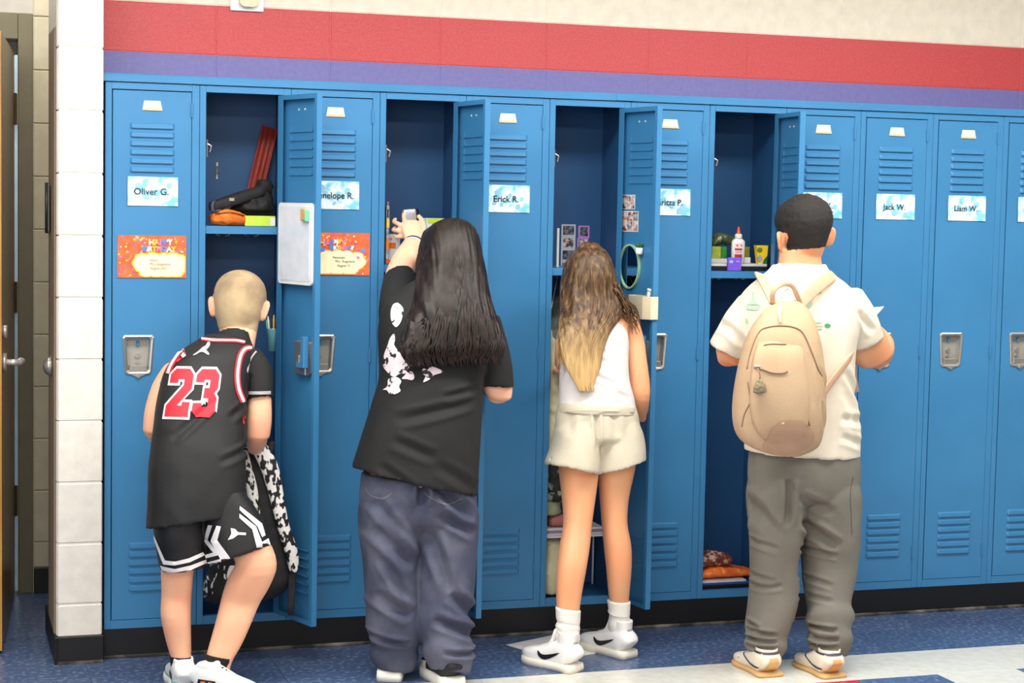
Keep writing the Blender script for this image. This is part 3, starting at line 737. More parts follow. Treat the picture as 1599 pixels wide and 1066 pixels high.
# ================================================================ CONTENTS OF LOCKER 1 (left open one)
S1 = ZB+SHZ[1]
rb = empty('shelf_organizer', (0.531,0.17,1.577), 'long red-brown fluted plastic tray leaning in the top of the open left locker', 'tray')
A = Vector((0.482,0.2,1.576)); B = Vector((0.568,0.265,1.812)); A.z = S1+0.022
d_ = (B-A).normalized(); sd = Vector((d_.z, 0, -d_.x)).normalized(); nn = d_.cross(sd).normalized()
bm = bmesh.new()
for u0, u1, t0, t1 in ((-0.004, 0.052, 0, 0.003), (-0.004, 0.000, -0.02, 0.0), (0.016, 0.019, -0.016, 0.0), (0.033, 0.036, -0.016, 0.0), (0.048, 0.052, -0.02, 0.0)):
    q = [A+sd*u0+nn*t0, A+sd*u1+nn*t0, A+sd*u1+nn*t1, A+sd*u0+nn*t1]; q2 = [p+(B-A) for p in q]
    va = [bm.verts.new(p) for p in q]; vb = [bm.verts.new(p) for p in q2]
    bm.faces.new(va); bm.faces.new(vb[::-1])
    for k in range(4): bm.faces.new((va[k], vb[k], vb[(k+1) % 4], va[(k+1) % 4]))
bmesh.ops.recalc_face_normals(bm, faces=bm.faces[:]); from_bm('tray', bm, mat('red_brown_plastic', (150, 44, 24), 0.25), rb)
ORC = mat('orange_fabric', (240, 132, 30), 0.6, c2=(214, 96, 16), scale=30, bump=0.4)
op = empty('pencil_case', (0.416,0.06,1.468), 'orange zip pencil case lying on the top shelf of the open left locker', 'pencil case')
c0 = Vector(((0.416,0.06,1.468)[0], 0.06, S1))
bm = bmesh.new(); add_loft(bm, [((c0.x-0.048, 0.06, S1+0.026), (0, 0, 0.022), 0.030), ((c0.x-0.02, 0.06, S1+0.030), (0, 0, 0.028), 0.04), ((c0.x+0.02, 0.06, S1+0.027), (0, 0, 0.026), 0.04), ((c0.x+0.055, 0.06, S1+0.022), (0, 0, 0.019), 0.03)], roundcap=(0.014, 0.01))
me = remeshed(bm, 0.004); sculpt(me, rnd=0.004, rscale=40); link_mesh('body', me, ORC, op)
tube('zip', [c0+Vector((-0.05, -0.034, 0.040)), c0+Vector((0, -0.043, 0.048)), c0+Vector((0.05, -0.034, 0.036))], 0.002, mat('zip_dark', (120, 50, 10), 0.5), op, 6)
BLKF = mat('black_fabric', (20, 20, 22), 0.8, c2=(34, 34, 36), scale=30, bump=0.3)
bj = empty('black_jacket', (0.52, 0.13, S1), 'crumpled black jacket stuffed at the right of the open left locker\'s top shelf', 'jacket')
bm = bmesh.new(); add_loft(bm, [((0.50, 0.13, S1+0.001), (0.075, 0, 0), 0.075), ((0.51, 0.13, S1+0.06), (0.07, 0, 0), 0.08), ((0.53, 0.14, S1+0.10), (0.045, 0, 0), 0.06), ((0.56, 0.15, S1+0.15), (0.02, 0, 0), 0.03)], roundcap=(0, 0.01))
me = remeshed(bm, 0.005); sculpt(me, rnd=0.018, rscale=22); 
for v in me.vertices:
    v.co.z = max(v.co.z, S1+0.001); v.co.x = min(v.co.x, 0.608); v.co.y = min(v.co.y, YW-0.009)
    if v.co.z < S1+0.055: v.co.y = max(v.co.y, 0.105)
link_mesh('cloth', me, BLKF, bj)
A = Vector((0.362,0.05,1.526)); B = Vector((0.535,0.09,1.582))
st = empty('black_case', A, 'flat black case lying slanted over the orange pencil case', 'case')
bm = bmesh.new(); add_loft(bm, [(A, (0, 0, 0.016), 0.03, 4), (A.lerp(B, 0.5), (0, 0, 0.02), 0.034, 4), (B, (0, 0, 0.018), 0.03, 4)], n=20, roundcap=(0.006, 0.006)); from_bm('body', bm, BLKF, st, True)
q = A.lerp(B, 0.35); box('silver_label', q+Vector((-0.008, -0.0375, -0.001)), q+Vector((0.010, -0.0345, 0.010)), STEEL, st, 0.001)
sp = (0.365,0.04,1.509)
tube_ = empty('grey_tape_roll', sp, 'grey rounded cap at the far left of the open left locker\'s shelf', 'cap')
bm = bmesh.new(); add_lathe(bm, [(0.016, -0.002), (0.019, 0.004), (0.019, 0.026), (0.014, 0.034), (0.005, 0.037)], (sp[0]+0.008, 0.045, S1+0.048), 18); from_bm('cap_body', bm, mat('slate_grey_plastic', (96, 100, 112), 0.4), tube_, True)
a = (0.47,0.03,1.469); b = (0.58,0.03,1.504)
lb = empty('lime_box', ((a[0]+b[0])/2, 0.06, S1), 'bright lime green box on the top shelf of the open left locker', 'box')
box('carton', (a[0], 0.03, S1+0.0008), (a[0]+0.104, 0.10, S1+0.036), mat('lime_green', (196, 224, 70), 0.45), lb, 0.0015)
box('barcode_label', (a[0]+0.086, 0.0292, S1+0.004), (a[0]+0.1035, 0.0302, S1+0.030), PAPER, lb)

# ================================================================ CONTENTS OF LOCKER 3
S3 = ZB+SHZ[3]
def cbox(name, label, cat, lo, hi, m, extra=(), bev=0.0015, rz=0.0, group=None):
    c = ((lo[0]+hi[0])/2, (lo[1]+hi[1])/2, lo[2]); e = empty(name, c, label, cat, group)
    box('carton', lo, hi, m, e, bev)
    for nm, l, h, mm in extra: box(nm, l, h, mm, e, 0.0003)
    if rz: e.rotation_euler[2] = rz
    return e
YEL = mat('yellow_card', (232, 190, 40), 0.5); ORA = mat('orange_card', (232, 120, 30), 0.5); REDO = mat('red_orange', (226, 84, 34), 0.5)
GRYB = mat('grey_print', (190, 190, 196), 0.5, c2=(120, 120, 130), scale=80); LIME = mat('lime_print', (206, 226, 60), 0.45); MINT = mat('mint_print', (170, 214, 190), 0.45); SKY_ = mat('sky_print', (150, 200, 220), 0.5, c2=(240, 244, 244), scale=40)
cbox('notebook_box', 'slim banded box upright at the left of the second open locker', 'box', (0.964, 0.03, S3+0.001), (0.974, 0.16, S3+0.205), GRYB,
     (('yellow_band', (0.9638, 0.0290, S3+0.128), (0.9745, 0.0302, S3+0.158), YEL), ('dark_window', (0.966, 0.0288, S3+0.162), (0.971, 0.030, S3+0.192), BLACK), ('orange_band', (0.9638, 0.0290, S3+0.05), (0.9745, 0.0302, S3+0.09), ORA), ('red_band', (0.9638, 0.0290, S3+0.004), (0.9745, 0.0302, S3+0.02), REDO)))
cbox('packet', 'white packet with orange corner leaning behind the girl\'s raised forearm', 'packet', (0.980, 0.06, S3+0.001), (1.022, 0.10, S3+0.105), PAPER,
     (('orange_corner', (0.982, 0.0588, S3+0.055), (1.006, 0.060, S3+0.075), ORA), ('pink_dot', (0.984, 0.0585, S3+0.085), (0.992, 0.060, S3+0.092), mat('pink_print', (236, 110, 150), 0.5)), ('red_base', (0.981, 0.0588, S3+0.002), (1.004, 0.060, S3+0.014), REDO)))
x0 = (1.103,0.1,1.362)[0]; x1 = (1.193,0.1,1.489)[0]; zt = (1.193,0.1,1.498)[2]
cbox('marker_box', 'box with lime green top band behind the dark-haired girl\'s head', 'box', (x0, 0.10, S3+0.001), (x1, 0.13, zt), SKY_,
     (('lime_band', (x0+0.028, 0.0988, zt-0.018), (x1, 0.1002, zt-0.001), LIME), ('mint_band', (x0, 0.0988, S3+0.002), (x0+0.024, 0.1002, zt-0.001), MINT)))

# ================================================================ CONTENTS OF LOCKER 5
S5 = ZB+SHZ[5]; YB = YW-0.0075
def photo_strip(xa, xb, zt, n, mborder, label, slant=0.0):
    e = empty('photo_strip', ((xa+xb)/2, YB, zt-n*0.046), label, 'photo strip'); w = xb-xa
    sh = Matrix.Rotation(slant, 3, 'Y')
    for k in range(n):
        z = zt-(k+1)*0.046
        dx = slant*(zt-z)
        box('frame', (xa-dx, YB, z), (xb-dx, YB+0.001, z+0.0455), mborder, e, 0)
        box('picture', (xa-dx+0.006, YB-0.0008, z+0.006), (xb-dx-0.006, YB+0.0002, z+0.040), PH[2] if k % 2 else mat('grey_photo', (120, 120, 128), 0.4, c2=(30, 30, 36), scale=60, lo=0.4, hi=0.6), e, 0)
photo_strip((1.698,0.277,1.485)[0], (1.754,0.277,1.486)[0], (1.754,0.277,1.483)[2], 5, mat('grey_white_print', (196, 200, 206), 0.5), 'grey photo booth strip on the back of the mirror locker')
photo_strip((1.769,0.277,1.486)[0], (1.813,0.277,1.487)[0], (1.754,0.277,1.479)[2], 4, mat('lilac_print', (150, 110, 200), 0.5, c2=(210, 150, 200), scale=14), 'purple photo booth strip right of the grey one in the mirror locker', slant=0.08)
xr = (1.609,0.06,1.369)[0]
tag(box('ruler', (xr-0.004, 0.06, S5+0.001), (xr+0.005, 0.063, (1.607,0.06,1.47)[2]), mat('ruler_plastic', (196, 196, 186), 0.4), bev=0.0008), 'pale plastic ruler upright at the left of the mirror locker\'s shelf', 'ruler')
# things hanging and piled below the shelf of locker 5
CRM = mat('cream_cloth', (214, 206, 168), 0.8, c2=(190, 184, 150), scale=12, bump=0.4, bscale=120)
GRC = mat('grey_green_cloth', (120, 126, 116), 0.8, c2=(90, 96, 88), scale=16, bump=0.4)
DRK = mat('dark_patterned_cloth', (30, 32, 30), 0.8, c2=(150, 154, 140), scale=34, lo=0.52, hi=0.6)
def lump(name, rings, m, label, cat, rnd=0.01, rs=20, vox=0.006, zmin=None, part='cloth', clampx=None):
    c = Vector(rings[0][0]); 
    bm = bmesh.new(); add_loft(bm, rings, roundcap=(0.012, 0.012)); me = remeshed(bm, vox); sculpt(me, rnd=rnd, rscale=rs, seed=len(label)*1.7)
    for v in me.vertices:
        if zmin is not None: v.co.z = max(v.co.z, zmin)
        if clampx: v.co.x = min(max(v.co.x, clampx[0]), clampx[1]); v.co.y = min(max(v.co.y, 0.012), YW-0.009)
    zs = min(v.co.z for v in me.vertices)
    e = empty(name, (c.x, c.y, zs), label, cat); link_mesh(part, me, m, e); return e
X5 = (5*P_+0.0045, 6*P_-0.0055)
tote = lump('tote_bag', [((1.600, 0.06, 0.66), (0.035, 0, 0), 0.03), ((1.612, 0.06, 0.74), (0.05, 0, 0), 0.032), ((1.605, 0.06, 0.88), (0.045, 0, 0), 0.03), ((1.60, 0.06, 1.0), (0.03, 0, 0), 0.025), ((1.592, 0.09, 1.09), (0.012, 0, 0), 0.02)], CRM, 'cream tote bag hanging at the left inside the mirror locker', 'bag', 0.012, 18, clampx=X5)
tube('strap', [(1.592, 0.08, 1.09), (1.60, 0.10, 1.17), (1.64, 0.15, 1.29)], 0.006, CRM, tote, 8, 0.4)
lump('grey_jacket', [((1.67, 0.19, 0.70), (0.06, 0, 0), 0.04), ((1.66, 0.19, 0.85), (0.07, 0, 0), 0.045), ((1.65, 0.20, 1.0), (0.06, 0, 0), 0.04), ((1.66, 0.21, 1.20), (0.03, 0, 0), 0.03)], GRC, 'grey-green jacket hanging behind the blonde-tipped girl', 'jacket', 0.014, 18, clampx=X5)
lump('patterned_bag', [((1.63, 0.10, 0.48), (0.055, 0, 0), 0.05), ((1.635, 0.10, 0.53), (0.065, 0, 0), 0.05), ((1.63, 0.10, 0.60), (0.05, 0, 0), 0.04)], DRK, 'dark patterned bag crumpled above the white locker shelf', 'bag', 0.014, 22, clampx=X5)
zs5 = (1.644,0.03,0.348)[2]
ws = empty('stacking_shelf', (1.70, 0.14, ZB+0.023), 'white wire stacking shelf low inside the mirror locker', 'shelf')
box('shelf_board', (X5[0]+0.008, 0.03, zs5-0.004), (X5[1]-0.008, 0.25, zs5+0.004), WHITE, ws, 0.002)
for xx in (X5[0]+0.012, X5[1]-0.012):
    for yy in (0.04, 0.24): tube('leg', [(xx, yy, ZB+0.0225), (xx, yy, zs5)], 0.004, WHITE, ws, 8)
bkz = zs5+0.0045
for k, (c, lab) in enumerate((((216, 210, 214), 'white'), ((150, 136, 148), 'mauve grey'), ((224, 220, 218), 'pale'))):
    e = tag(box('notebook', (X5[0]+0.012, 0.028+0.004*k, bkz+0.0002), (X5[1]-0.03-0.01*k, 0.22, bkz+0.0085), mat('notebook_%d' % k, c, 0.5), bev=0.001), lab+' notebook lying flat on the white stacking shelf, '+('bottom', 'middle', 'top')[k]+' of the pile', 'notebook', 'notebooks on the white shelf'); bkz += 0.0088
lump('pink_pouch', [((1.61, 0.09, bkz+0.018), (0, 0, 0.02), 0.04), ((1.65, 0.09, bkz+0.022), (0, 0, 0.024), 0.045), ((1.72, 0.09, bkz+0.018), (0, 0, 0.018), 0.035)], mat('dusty_pink_cloth', (176, 110, 108), 0.7), 'dusty pink pouch on the notebooks behind the bare legs', 'pouch', 0.004, 30, zmin=bkz+0.001, clampx=X5)
lump('cream_cap', [((1.605, 0.10, bkz+0.05), (0.05, 0, 0), 0.05), ((1.61, 0.10, bkz+0.09), (0.04, 0, 0), 0.04)], mat('sage_cloth', (160, 164, 130), 0.8), 'sage green cap on top of the pouch in the mirror locker', 'cap', 0.004, 30, clampx=X5)
lump('gym_bag', [((1.618, 0.10, ZB+0.04), (0.05, 0, 0), 0.07), ((1.62, 0.10, 0.22), (0.055, 0, 0), 0.07), ((1.62, 0.10, 0.32), (0.04, 0, 0), 0.05)], CRM, 'cream bag standing on the floor of the mirror locker', 'bag', 0.008, 20, zmin=ZB+0.0228, clampx=X5)

# ================================================================ CONTENTS OF LOCKER 7
S7 = ZB+SHZ[7]
gx = (2.317,0.05,1.376)[0]
gl = empty('glue_bottle', (gx, 0.05, S7+0.028), 'white glue bottle with orange tip on the locker shelf left of the backpack boy', 'glue bottle')
gz = S7+0.028
GW = mat('glue_white', (232, 228, 222), 0.35)
lathe('bottle', [(0.022, 0), (0.026, 0.004), (0.027, 0.06), (0.026, 0.082), (0.018, 0.09), (0.011, 0.094)], (gx, 0.05, gz), GW, gl, 24, 1, 0.62)
lathe('collar', [(0.0125, 0.092), (0.014, 0.094), (0.014, 0.106), (0.010, 0.110)], (gx, 0.05, gz), GW, gl, 18)
lathe('orange_tip', [(0.0085, 0.109), (0.0075, 0.112), (0.0045, 0.130), (0.003, 0.136)], (gx, 0.05, gz), mat('orange_tip_plastic', (232, 84, 30), 0.4), gl, 14)
RL = mat('maroon_print', (150, 40, 44), 0.5); 
def labelpatch(name, x0, x1, z0, z1, m, off):
    bm = bmesh.new(); n = 8
    for i in range(n):
        q = []
        for (u, z) in ((i/n, z0), ((i+1)/n, z0), ((i+1)/n, z1), (i/n, z1)):
            x = x0+(x1-x0)*u; t = max(0, 1-(x/0.027)**2); q.append(bm.verts.new((gx+x, 0.05-0.62*0.027*math.sqrt(t)-off, gz+z)))
        bm.faces.new(q)
    from_bm(name, bm, m, gl)
labelpatch('label', -0.019, 0.009, 0.010, 0.076, mat('label_pink', (224, 196, 196), 0.5), 0.0006); labelpatch('label_band', -0.019, 0.009, 0.049, 0.056, RL, 0.0010); labelpatch('label_band', -0.019, 0.009, 0.014, 0.034, RL, 0.0010)
text_mesh('GLUE', 0.010, RL, gl, (gx-0.005, 0.0322, gz+0.042), FRONT)
for q in (-0.014, 0.003): labelpatch('label_mark', q, q+0.006, 0.064, 0.070, mat('red_print', (206, 60, 56), 0.5), 0.001)
px_ = (2.29,0.02,1.353)[0]
cbox('purple_box', 'small glossy purple box in front of the glue bottle', 'box', (px_-0.027, 0.016, S7+0.001), (px_+0.027, 0.030, S7+0.050), mat('purple_plastic', (112, 84, 206), 0.3, c2=(132, 100, 220), scale=20),
     (('shiny_sticker', (px_-0.022, 0.0150, S7+0.030), (px_-0.008, 0.0165, S7+0.040), mat('silver_blue', (170, 190, 240), 0.2)), ('pink_corner', (px_+0.006, 0.0150, S7+0.034), (px_+0.018, 0.0165, S7+0.038), mat('pink_stripe', (220, 170, 200), 0.4))))
cx_ = (2.411,0.04,1.378)[0]
cb = empty('crayon_box', (cx_, 0.05, S7), 'yellow and green crayon box at the right of the glue bottle\'s shelf', 'box')
ct = (2.41,0.04,1.418)[2]
bm = bmesh.new(); add_prism(bm, [(cx_-0.024, ct), (cx_+0.024, ct), (cx_+0.019, S7+0.001), (cx_-0.010, S7+0.001)], 'y', 0.04, 0.062); from_bm('carton', bm, mat('crayon_yellow', (238, 200, 26), 0.45), cb)
prism('green_wedge', [(cx_+0.022, ct-0.038), (cx_+0.019, S7+0.002), (cx_-0.004, S7+0.002), (cx_+0.008, ct-0.052)], 'y', 0.0392, 0.0402, mat('crayon_green', (20, 110, 50), 0.45), cb)
prism('green_face', oval(cx_-0.010, ct-0.018, 0.011, 0.010, 16), 'y', 0.0390, 0.0402, mat('olive_print', (110, 120, 20), 0.45), cb)
prism('grey_panel', oval(cx_-0.009, ct-0.050, 0.010, 0.014, 16), 'y', 0.0390, 0.0402, GRYB, cb)
for k, (pa, pb, zt, c, lab) in enumerate(((1112, 1128, 381, (176, 190, 60), 'yellow-green'), (1128, 1138, 381, (60, 150, 60), 'green'), (1164, 1178, 381, (150, 150, 40), 'olive'))):
    xa = (2.243,0.12,1.397)[0]+(pa-1112)*0.00236; xb = (2.243,0.12,1.397)[0]+(pb-1112)*0.00236
    xa = max(xa, 7*P_+0.004)
    tag(box('snack_box', (xa, 0.12, S7+0.001), (xb-0.001, 0.19, S7+0.088), mat('snack_%d' % k, c, 0.45, c2=tuple(int(v*0.8) for v in c), scale=30), bev=0.001), lab+' box standing behind the glue bottle', 'box', 'boxes behind the glue bottle')
bgx = (2.269,0.1,1.374)[0]
lump('clear_bag', [((bgx-0.01, 0.15, S7+0.105), (0, 0, 0.016), 0.03), ((bgx+0.02, 0.15, S7+0.118), (0, 0, 0.02), 0.03), ((bgx+0.09, 0.15, S7+0.102), (0, 0, 0.012), 0.02)], mat('olive_bag', (96, 104, 60), 0.3, c2=(60, 70, 50), scale=30), 'crinkled olive green bag behind the glue bottle', 'bag', 0.008, 40, 0.004, clampx=(7*P_+0.005, 8*P_-0.006))
for k, (z0, z1, c, lab) in enumerate(((0.001, 0.016, (22, 22, 26), 'black'), (0.0165, 0.027, (206, 204, 198), 'white'), (0.0272, 0.0275, (0, 0, 0), ''))[:2]):
    tag(box('folder', (7*P_+0.006, 0.034, S7+z0), (8*P_-0.045, 0.20, S7+z1), mat('folder_%d' % k, c, 0.4), bev=0.002), lab+' flat case under the glue bottle, '+('bottom', 'top')[k]+' of two', 'case', 'flat cases on the glue bottle\'s shelf')
tag(box('white_box', (7*P_+0.006, 0.070, S7+0.0278), (gx-0.030, 0.11, S7+0.044), mat('grey_white_card', (190, 190, 186), 0.5), bev=0.001), 'pale grey box left of the glue bottle', 'box')
tag(box('white_box', (gx+0.030, 0.070, S7+0.0278), (gx+0.062, 0.11, S7+0.050), mat('clear_white_card', (214, 214, 212), 0.4), bev=0.001), 'white box right of the glue bottle', 'box')
# floor of locker 7
x7a = 7*P_+0.008
tag(box('blue_binder', (x7a, 0.020, ZB+0.0228), (8*P_-0.012, 0.25, ZB+0.030), mat('navy_card', (24, 40, 70), 0.4), bev=0.001), 'dark navy folder flat at the bottom of the glue bottle locker', 'folder')
tag(box('blue_binder', (x7a, 0.016, ZB+0.044), (8*P_-0.014, 0.24, ZB+0.052), mat('binder_blue', (30, 70, 140), 0.35), bev=0.002), 'blue binder in the pile at the bottom of the glue bottle locker', 'binder')
tag(box('book', (x7a+0.002, 0.03, ZB+0.0303), (8*P_-0.02, 0.23, ZB+0.0437), mat('black_book', (14, 14, 16), 0.5), bev=0.001), 'black book between the two blue folders in the glue bottle locker', 'book')
tag(box('book', (x7a+0.001, 0.02, ZB+0.0523), (8*P_-0.10, 0.22, ZB+0.0600), mat('white_book', (214, 206, 204), 0.5), bev=0.001), 'white book under the orange packets in the glue bottle locker', 'book')
lump('orange_packet', [((x7a+0.02, 0.10, ZB+0.075), (0, 0, 0.018), 0.06), ((x7a+0.10, 0.10, ZB+0.085), (0, 0, 0.022), 0.07), ((x7a+0.24, 0.10, ZB+0.074), (0, 0, 0.012), 0.05)], mat('orange_foil', (232, 92, 24), 0.3, c2=(250, 140, 60), scale=30), 'orange foil packet at the bottom of the glue bottle locker', 'packet', 0.006, 40, 0.004, zmin=ZB+0.0603, clampx=(x7a, 8*P_-0.012))
lump('brown_packet', [((x7a+0.02, 0.08, ZB+0.125), (0, 0, 0.02), 0.04), ((x7a+0.08, 0.08, ZB+0.135), (0, 0, 0.026), 0.04), ((x7a+0.15, 0.08, ZB+0.128), (0, 0, 0.018), 0.03)], mat('clear_brown_wrap', (120, 60, 40), 0.25, c2=(200, 170, 150), scale=60, lo=0.5, hi=0.62), 'crinkled brown wrapper on top of the orange packet', 'packet', 0.008, 50, 0.004, clampx=(x7a, 8*P_-0.012))
# loose sheet on the floor
bm = bmesh.new(); q = [(1.38,-0.13,0), (1.586,-0.032,0), (1.681,-0.306,0), (1.489,-0.379,0)]
va = [bm.verts.new((x, y, 0.0006)) for x, y, z in q]; vb = [bm.verts.new((x, y, 0.0014)) for x, y, z in q]
bm.faces.new(va); bm.faces.new(vb[::-1])
for k in range(4): bm.faces.new((va[k], vb[k], vb[(k+1) % 4], va[(k+1) % 4]))
bmesh.ops.recalc_face_normals(bm, faces=bm.faces[:])
tag(from_bm('paper_sheet', bm, PAPER), 'white sheet of paper on the floor under the blonde-tipped girl\'s shoe', 'paper')

# ================================================================ PEOPLE: tools
def skin(name, c): 
    m = mat(name, c, 0.5, c2=(min(255, c[0]+6), c[1]-12, c[2]-12), scale=7, bump=0.05, bscale=150)
    m.node_tree.nodes['Principled BSDF'].inputs['Subsurface Weight'].default_value = 0.12
    m.node_tree.nodes['Principled BSDF'].inputs['Subsurface Radius'].default_value = (0.02, 0.008, 0.004)
    return m
HEADR = [(-.116, .016, .060, .036), (-.104, .031, .080, .012), (-.085, .044, .088, -.02), (-.06, .055, .088, -.052), (-.03, .062, .088, -.074), (0, .069, .087, -.088),
         (.03, .074, .087, -.096), (.058, .073, .080, -.096), (.082, .064, .066, -.084), (.100, .048, .044, -.062), (.112, .026, .018, -.034)]
def head_matrix(c, s, yaw=0, pitch=0, roll=0):
    return Matrix.Translation(c) @ Matrix.Rotation(yaw, 4, 'Z') @ Matrix.Rotation(pitch, 4, 'X') @ Matrix.Rotation(roll, 4, 'Y') @ Matrix.Diagonal((s[0], s[1], s[2], 1))
def add_head(bm, Mh, ear=(0, 0)):
    t = bmesh.new()
    add_loft(t, [((0, (f+b)/2, z), (w, 0, 0), (f-b)/2, 2.15) for z, w, f, b in HEADR], 32, 3, (0.008, 0.006))
    add_loft(t, [((0, .084, .012), (.007, 0, 0), .008), ((0, .094, -.008), (.009, 0, 0), .010), ((0, .102, -.026), (.013, 0, 0), .013), ((0, .092, -.036), (.012, 0, 0), .010)], 14, 3, (0.004, 0.003))
    for s in (-1, 1):   # brow, ear
        ex, ez = ear
        add_tube(t, [(s*.012, .082, .022), (s*.030, .080, .027), (s*.048, .066, .022)], [.006, .007, .004], 8)
        pts = [(s*.070, .004, -.030), (s*.078, -.006, -.026), (s*.084, -.014, -.006), (s*.087, -.018, .012), (s*.083, -.012, .026), (s*.074, .0, .022)]
        pts = [(x+s*ex*(.3 if i in (0, 5) else 1), y, z+ez) for i, (x, y, z) in enumerate(pts)]
        add_tube(t, spline(pts, 3), [.004]+[.0065]*(len(spline(pts, 3))-2)+[.004], 8)
        add_loft(t, [((s*(.070+ex*.5), -.002, -.026+ez), (0, .008, 0), .006+ex*.5), ((s*(.076+ex*.5), -.005, -.004+ez), (0, .014, 0), .007+ex*.5), ((s*(.076+ex*.5), -.006, .018+ez), (0, .013, 0), .006+ex*.5)], 12, 3, (0.004, 0.004))
    add_loft(t, [((-.02, .086, -.062), (0, 0, .005), .006), ((0, .090, -.060), (0, 0, .008), .008), ((.02, .086, -.062), (0, 0, .005), .006)], 10, 3, (0.004, 0.004))
    t.transform(Mh)
    me = bpy.data.meshes.new('h'); t.to_mesh(me); t.free(); bm.from_mesh(me); bpy.data.meshes.remove(me)
def face_parts(Mh, parent, brow, iris=(70, 45, 30)):
    bm = bmesh.new()
    EW = mat('eye_white', (236, 232, 226), 0.2, c2=(236, 232, 226)); EI = mat('iris', iris, 0.2); 
    for s in (-1, 1):
        p = Mh @ Vector((s*.031, .0775, .004)); r = 0.0115
        e = bmesh.new(); bmesh.ops.create_uvsphere(e, u_segments=14, v_segments=10, radius=r, matrix=Matrix.Translation(p)); eye = from_bm('eye', e, EW, parent, True)
        q = Mh @ Vector((s*.031, .0845, .004)); e = bmesh.new(); bmesh.ops.create_uvsphere(e, u_segments=12, v_segments=8, radius=0.0052, matrix=Matrix.Translation(q)); from_bm('iris', e, EI, eye, True)
        tube('eyebrow', [Mh @ Vector((s*.014, .0895, .029)), Mh @ Vector((s*.032, .0875, .034)), Mh @ Vector((s*.050, .070, .027))], [.002, .003, .0015], brow, parent, 6)
    b2 = bmesh.new()
    for z, r in ((-.0575, .0034), (-.0645, .0042)): add_tube(b2, [Mh @ Vector((x, y, z+dz)) for x, y, dz in ((-.021, .0905, 0), (-.010, .0965, .001), (0, .098, 0), (.010, .0965, .001), (.021, .0905, 0))], [.001, r, r, r, .001], 6)
    from_bm('lips', b2, mat('lip_colour', (196, 110, 100), 0.4), parent, True)
def add_hand(bm, wrist, d, back, s=0.85, side=1, curl=0.6, thumb=0.5, spread=0.08):
    """wrist point, direction of the fingers, normal of the back of the hand; side=+1 puts the thumb on the +cross side"""
    d = Vector(d).normalized(); back = Vector(back); back = (back-d*back.dot(d)).normalized(); sd = d.cross(back).normalized()*side
    w = Vector(wrist); P = lambda a, b, c: w+d*a*s+sd*b*s+back*c*s
    add_loft(bm, [(P(-.012, 0, 0), sd*.024*s, .019*s, 2.4), (P(.02, 0, 0), sd*.034*s, .016*s, 2.6), (P(.055, 0, 0), sd*.040*s, .014*s, 2.8), (P(.085, -.001, -.001), sd*.039*s, .011*s, 3)], 20, 3, (0.004, 0.004))
    for k, (off, L) in enumerate(((.029, .070), (.010, .078), (-.010, .073), (-.028, .057))):
        p = P(.076, off, -.001); ang = 0.15+curl*0.35; q = [p]; dirn = (d+sd*off*spread*20).normalized(); rr = [.0088*s]
        for j, f in enumerate((.45, .30, .25)):
            dd = (dirn*math.cos(ang)-back*math.sin(ang)).normalized(); p = p+dd*L*f*s; q.append(p); rr.append((.0086, .0078, .0064)[j]*s); ang += curl*(0.75+0.1*k)
        qq = spline(q, 3); ra = list(np.interp(np.linspace(0, 3, len(qq)), range(4), rr)); add_tube(bm, qq, ra, 10)
    p0 = P(.014, .026, -.002); dt = (d*0.62+sd*0.75-back*0.25*thumb).normalized(); dt2 = (d*0.9+sd*0.2-back*0.6*thumb).normalized()
    q = [p0, p0+dt*.032*s, p0+dt*.034*s+dt2*.028*s, p0+dt*.034*s+dt2*.052*s]; add_tube(bm, spline(q, 3), list(np.interp(np.linspace(0, 3, 10), range(4), [.013*s, .0115*s, .0098*s, .007*s])), 10)
def hair_cap(body, Mh, m, parent, thick, name='hair', rnd=0.0, zmin=-0.078, low=1.0, ez=0.0):
    me = body.data; w = wloc(body); Mi = Mh.inverted(); me.update()
    loc = [Mi @ (v.co+w) for v in me.vertices]
    def ok(p):
        if p.z > 0.3 or abs(p.x) > 0.0785 and p.z < 0.05 or abs(p.x) > 0.0655 and -0.04+ez < p.z < 0.026+ez and p.y > -0.024: return False
        if p.z < -0.3: return False
        t = min(1, max(0, (p.y+.015)/.085)); t = t*t*(3-2*t)
        return p.z > zmin+(0.058-zmin)*t and p.length < 0.2
    keep = [ok(p) for p in loc]; bm = bmesh.new(); mp = {}
    def V(i):
        if i not in mp:
            v = me.vertices[i]; q = v.co+w; n_ = v.normal
            t = thick*(1+rnd*noise.noise(q*90)) if keep[i] else -0.001
            f_ = min(1, max(0, (loc[i].z+.01)/.05)); t *= low+(1-low)*f_
            t *= min(1, max(0.25, (loc[i].z-zmin)/0.05)) if t > 0 else 1
            mp[i] = bm.verts.new(q+n_*t)
        return mp[i]
    for p in me.polygons:
        vs = p.vertices
        if sum(keep[i] for i in vs) >= 1: bm.faces.new([V(i) for i in vs])
    return from_bm(name, bm, m, parent, True)
def garment(name, lofts, m, parent, vox=0.006, creases=(), rnd=0.004, rs=9, aniso=(1, 1, 0.5), smooth=3, seed=0.0, label=None, zr=None):
    bm = bmesh.new()
    for L in lofts:
        kw = L[1] if isinstance(L, tuple) else {}
        add_loft(bm, L[0] if isinstance(L, tuple) else L, 32, 4, kw.get('cap', (0, 0)), 0, (kw.get('h0'), kw.get('h1')))
    me = remeshed(bm, vox, smooth); sculpt(me, creases, rnd, rs, aniso, seed, zr)
    o = link_mesh(name, me, m, parent); 
    if label: o['label'] = label
    return o
OPEN_ = (0.02, 0.009)
def floor_clip(o, z=0.0008):
    w = wloc(o).z
    for v in o.data.vertices: v.co.z = max(v.co.z, z-w)
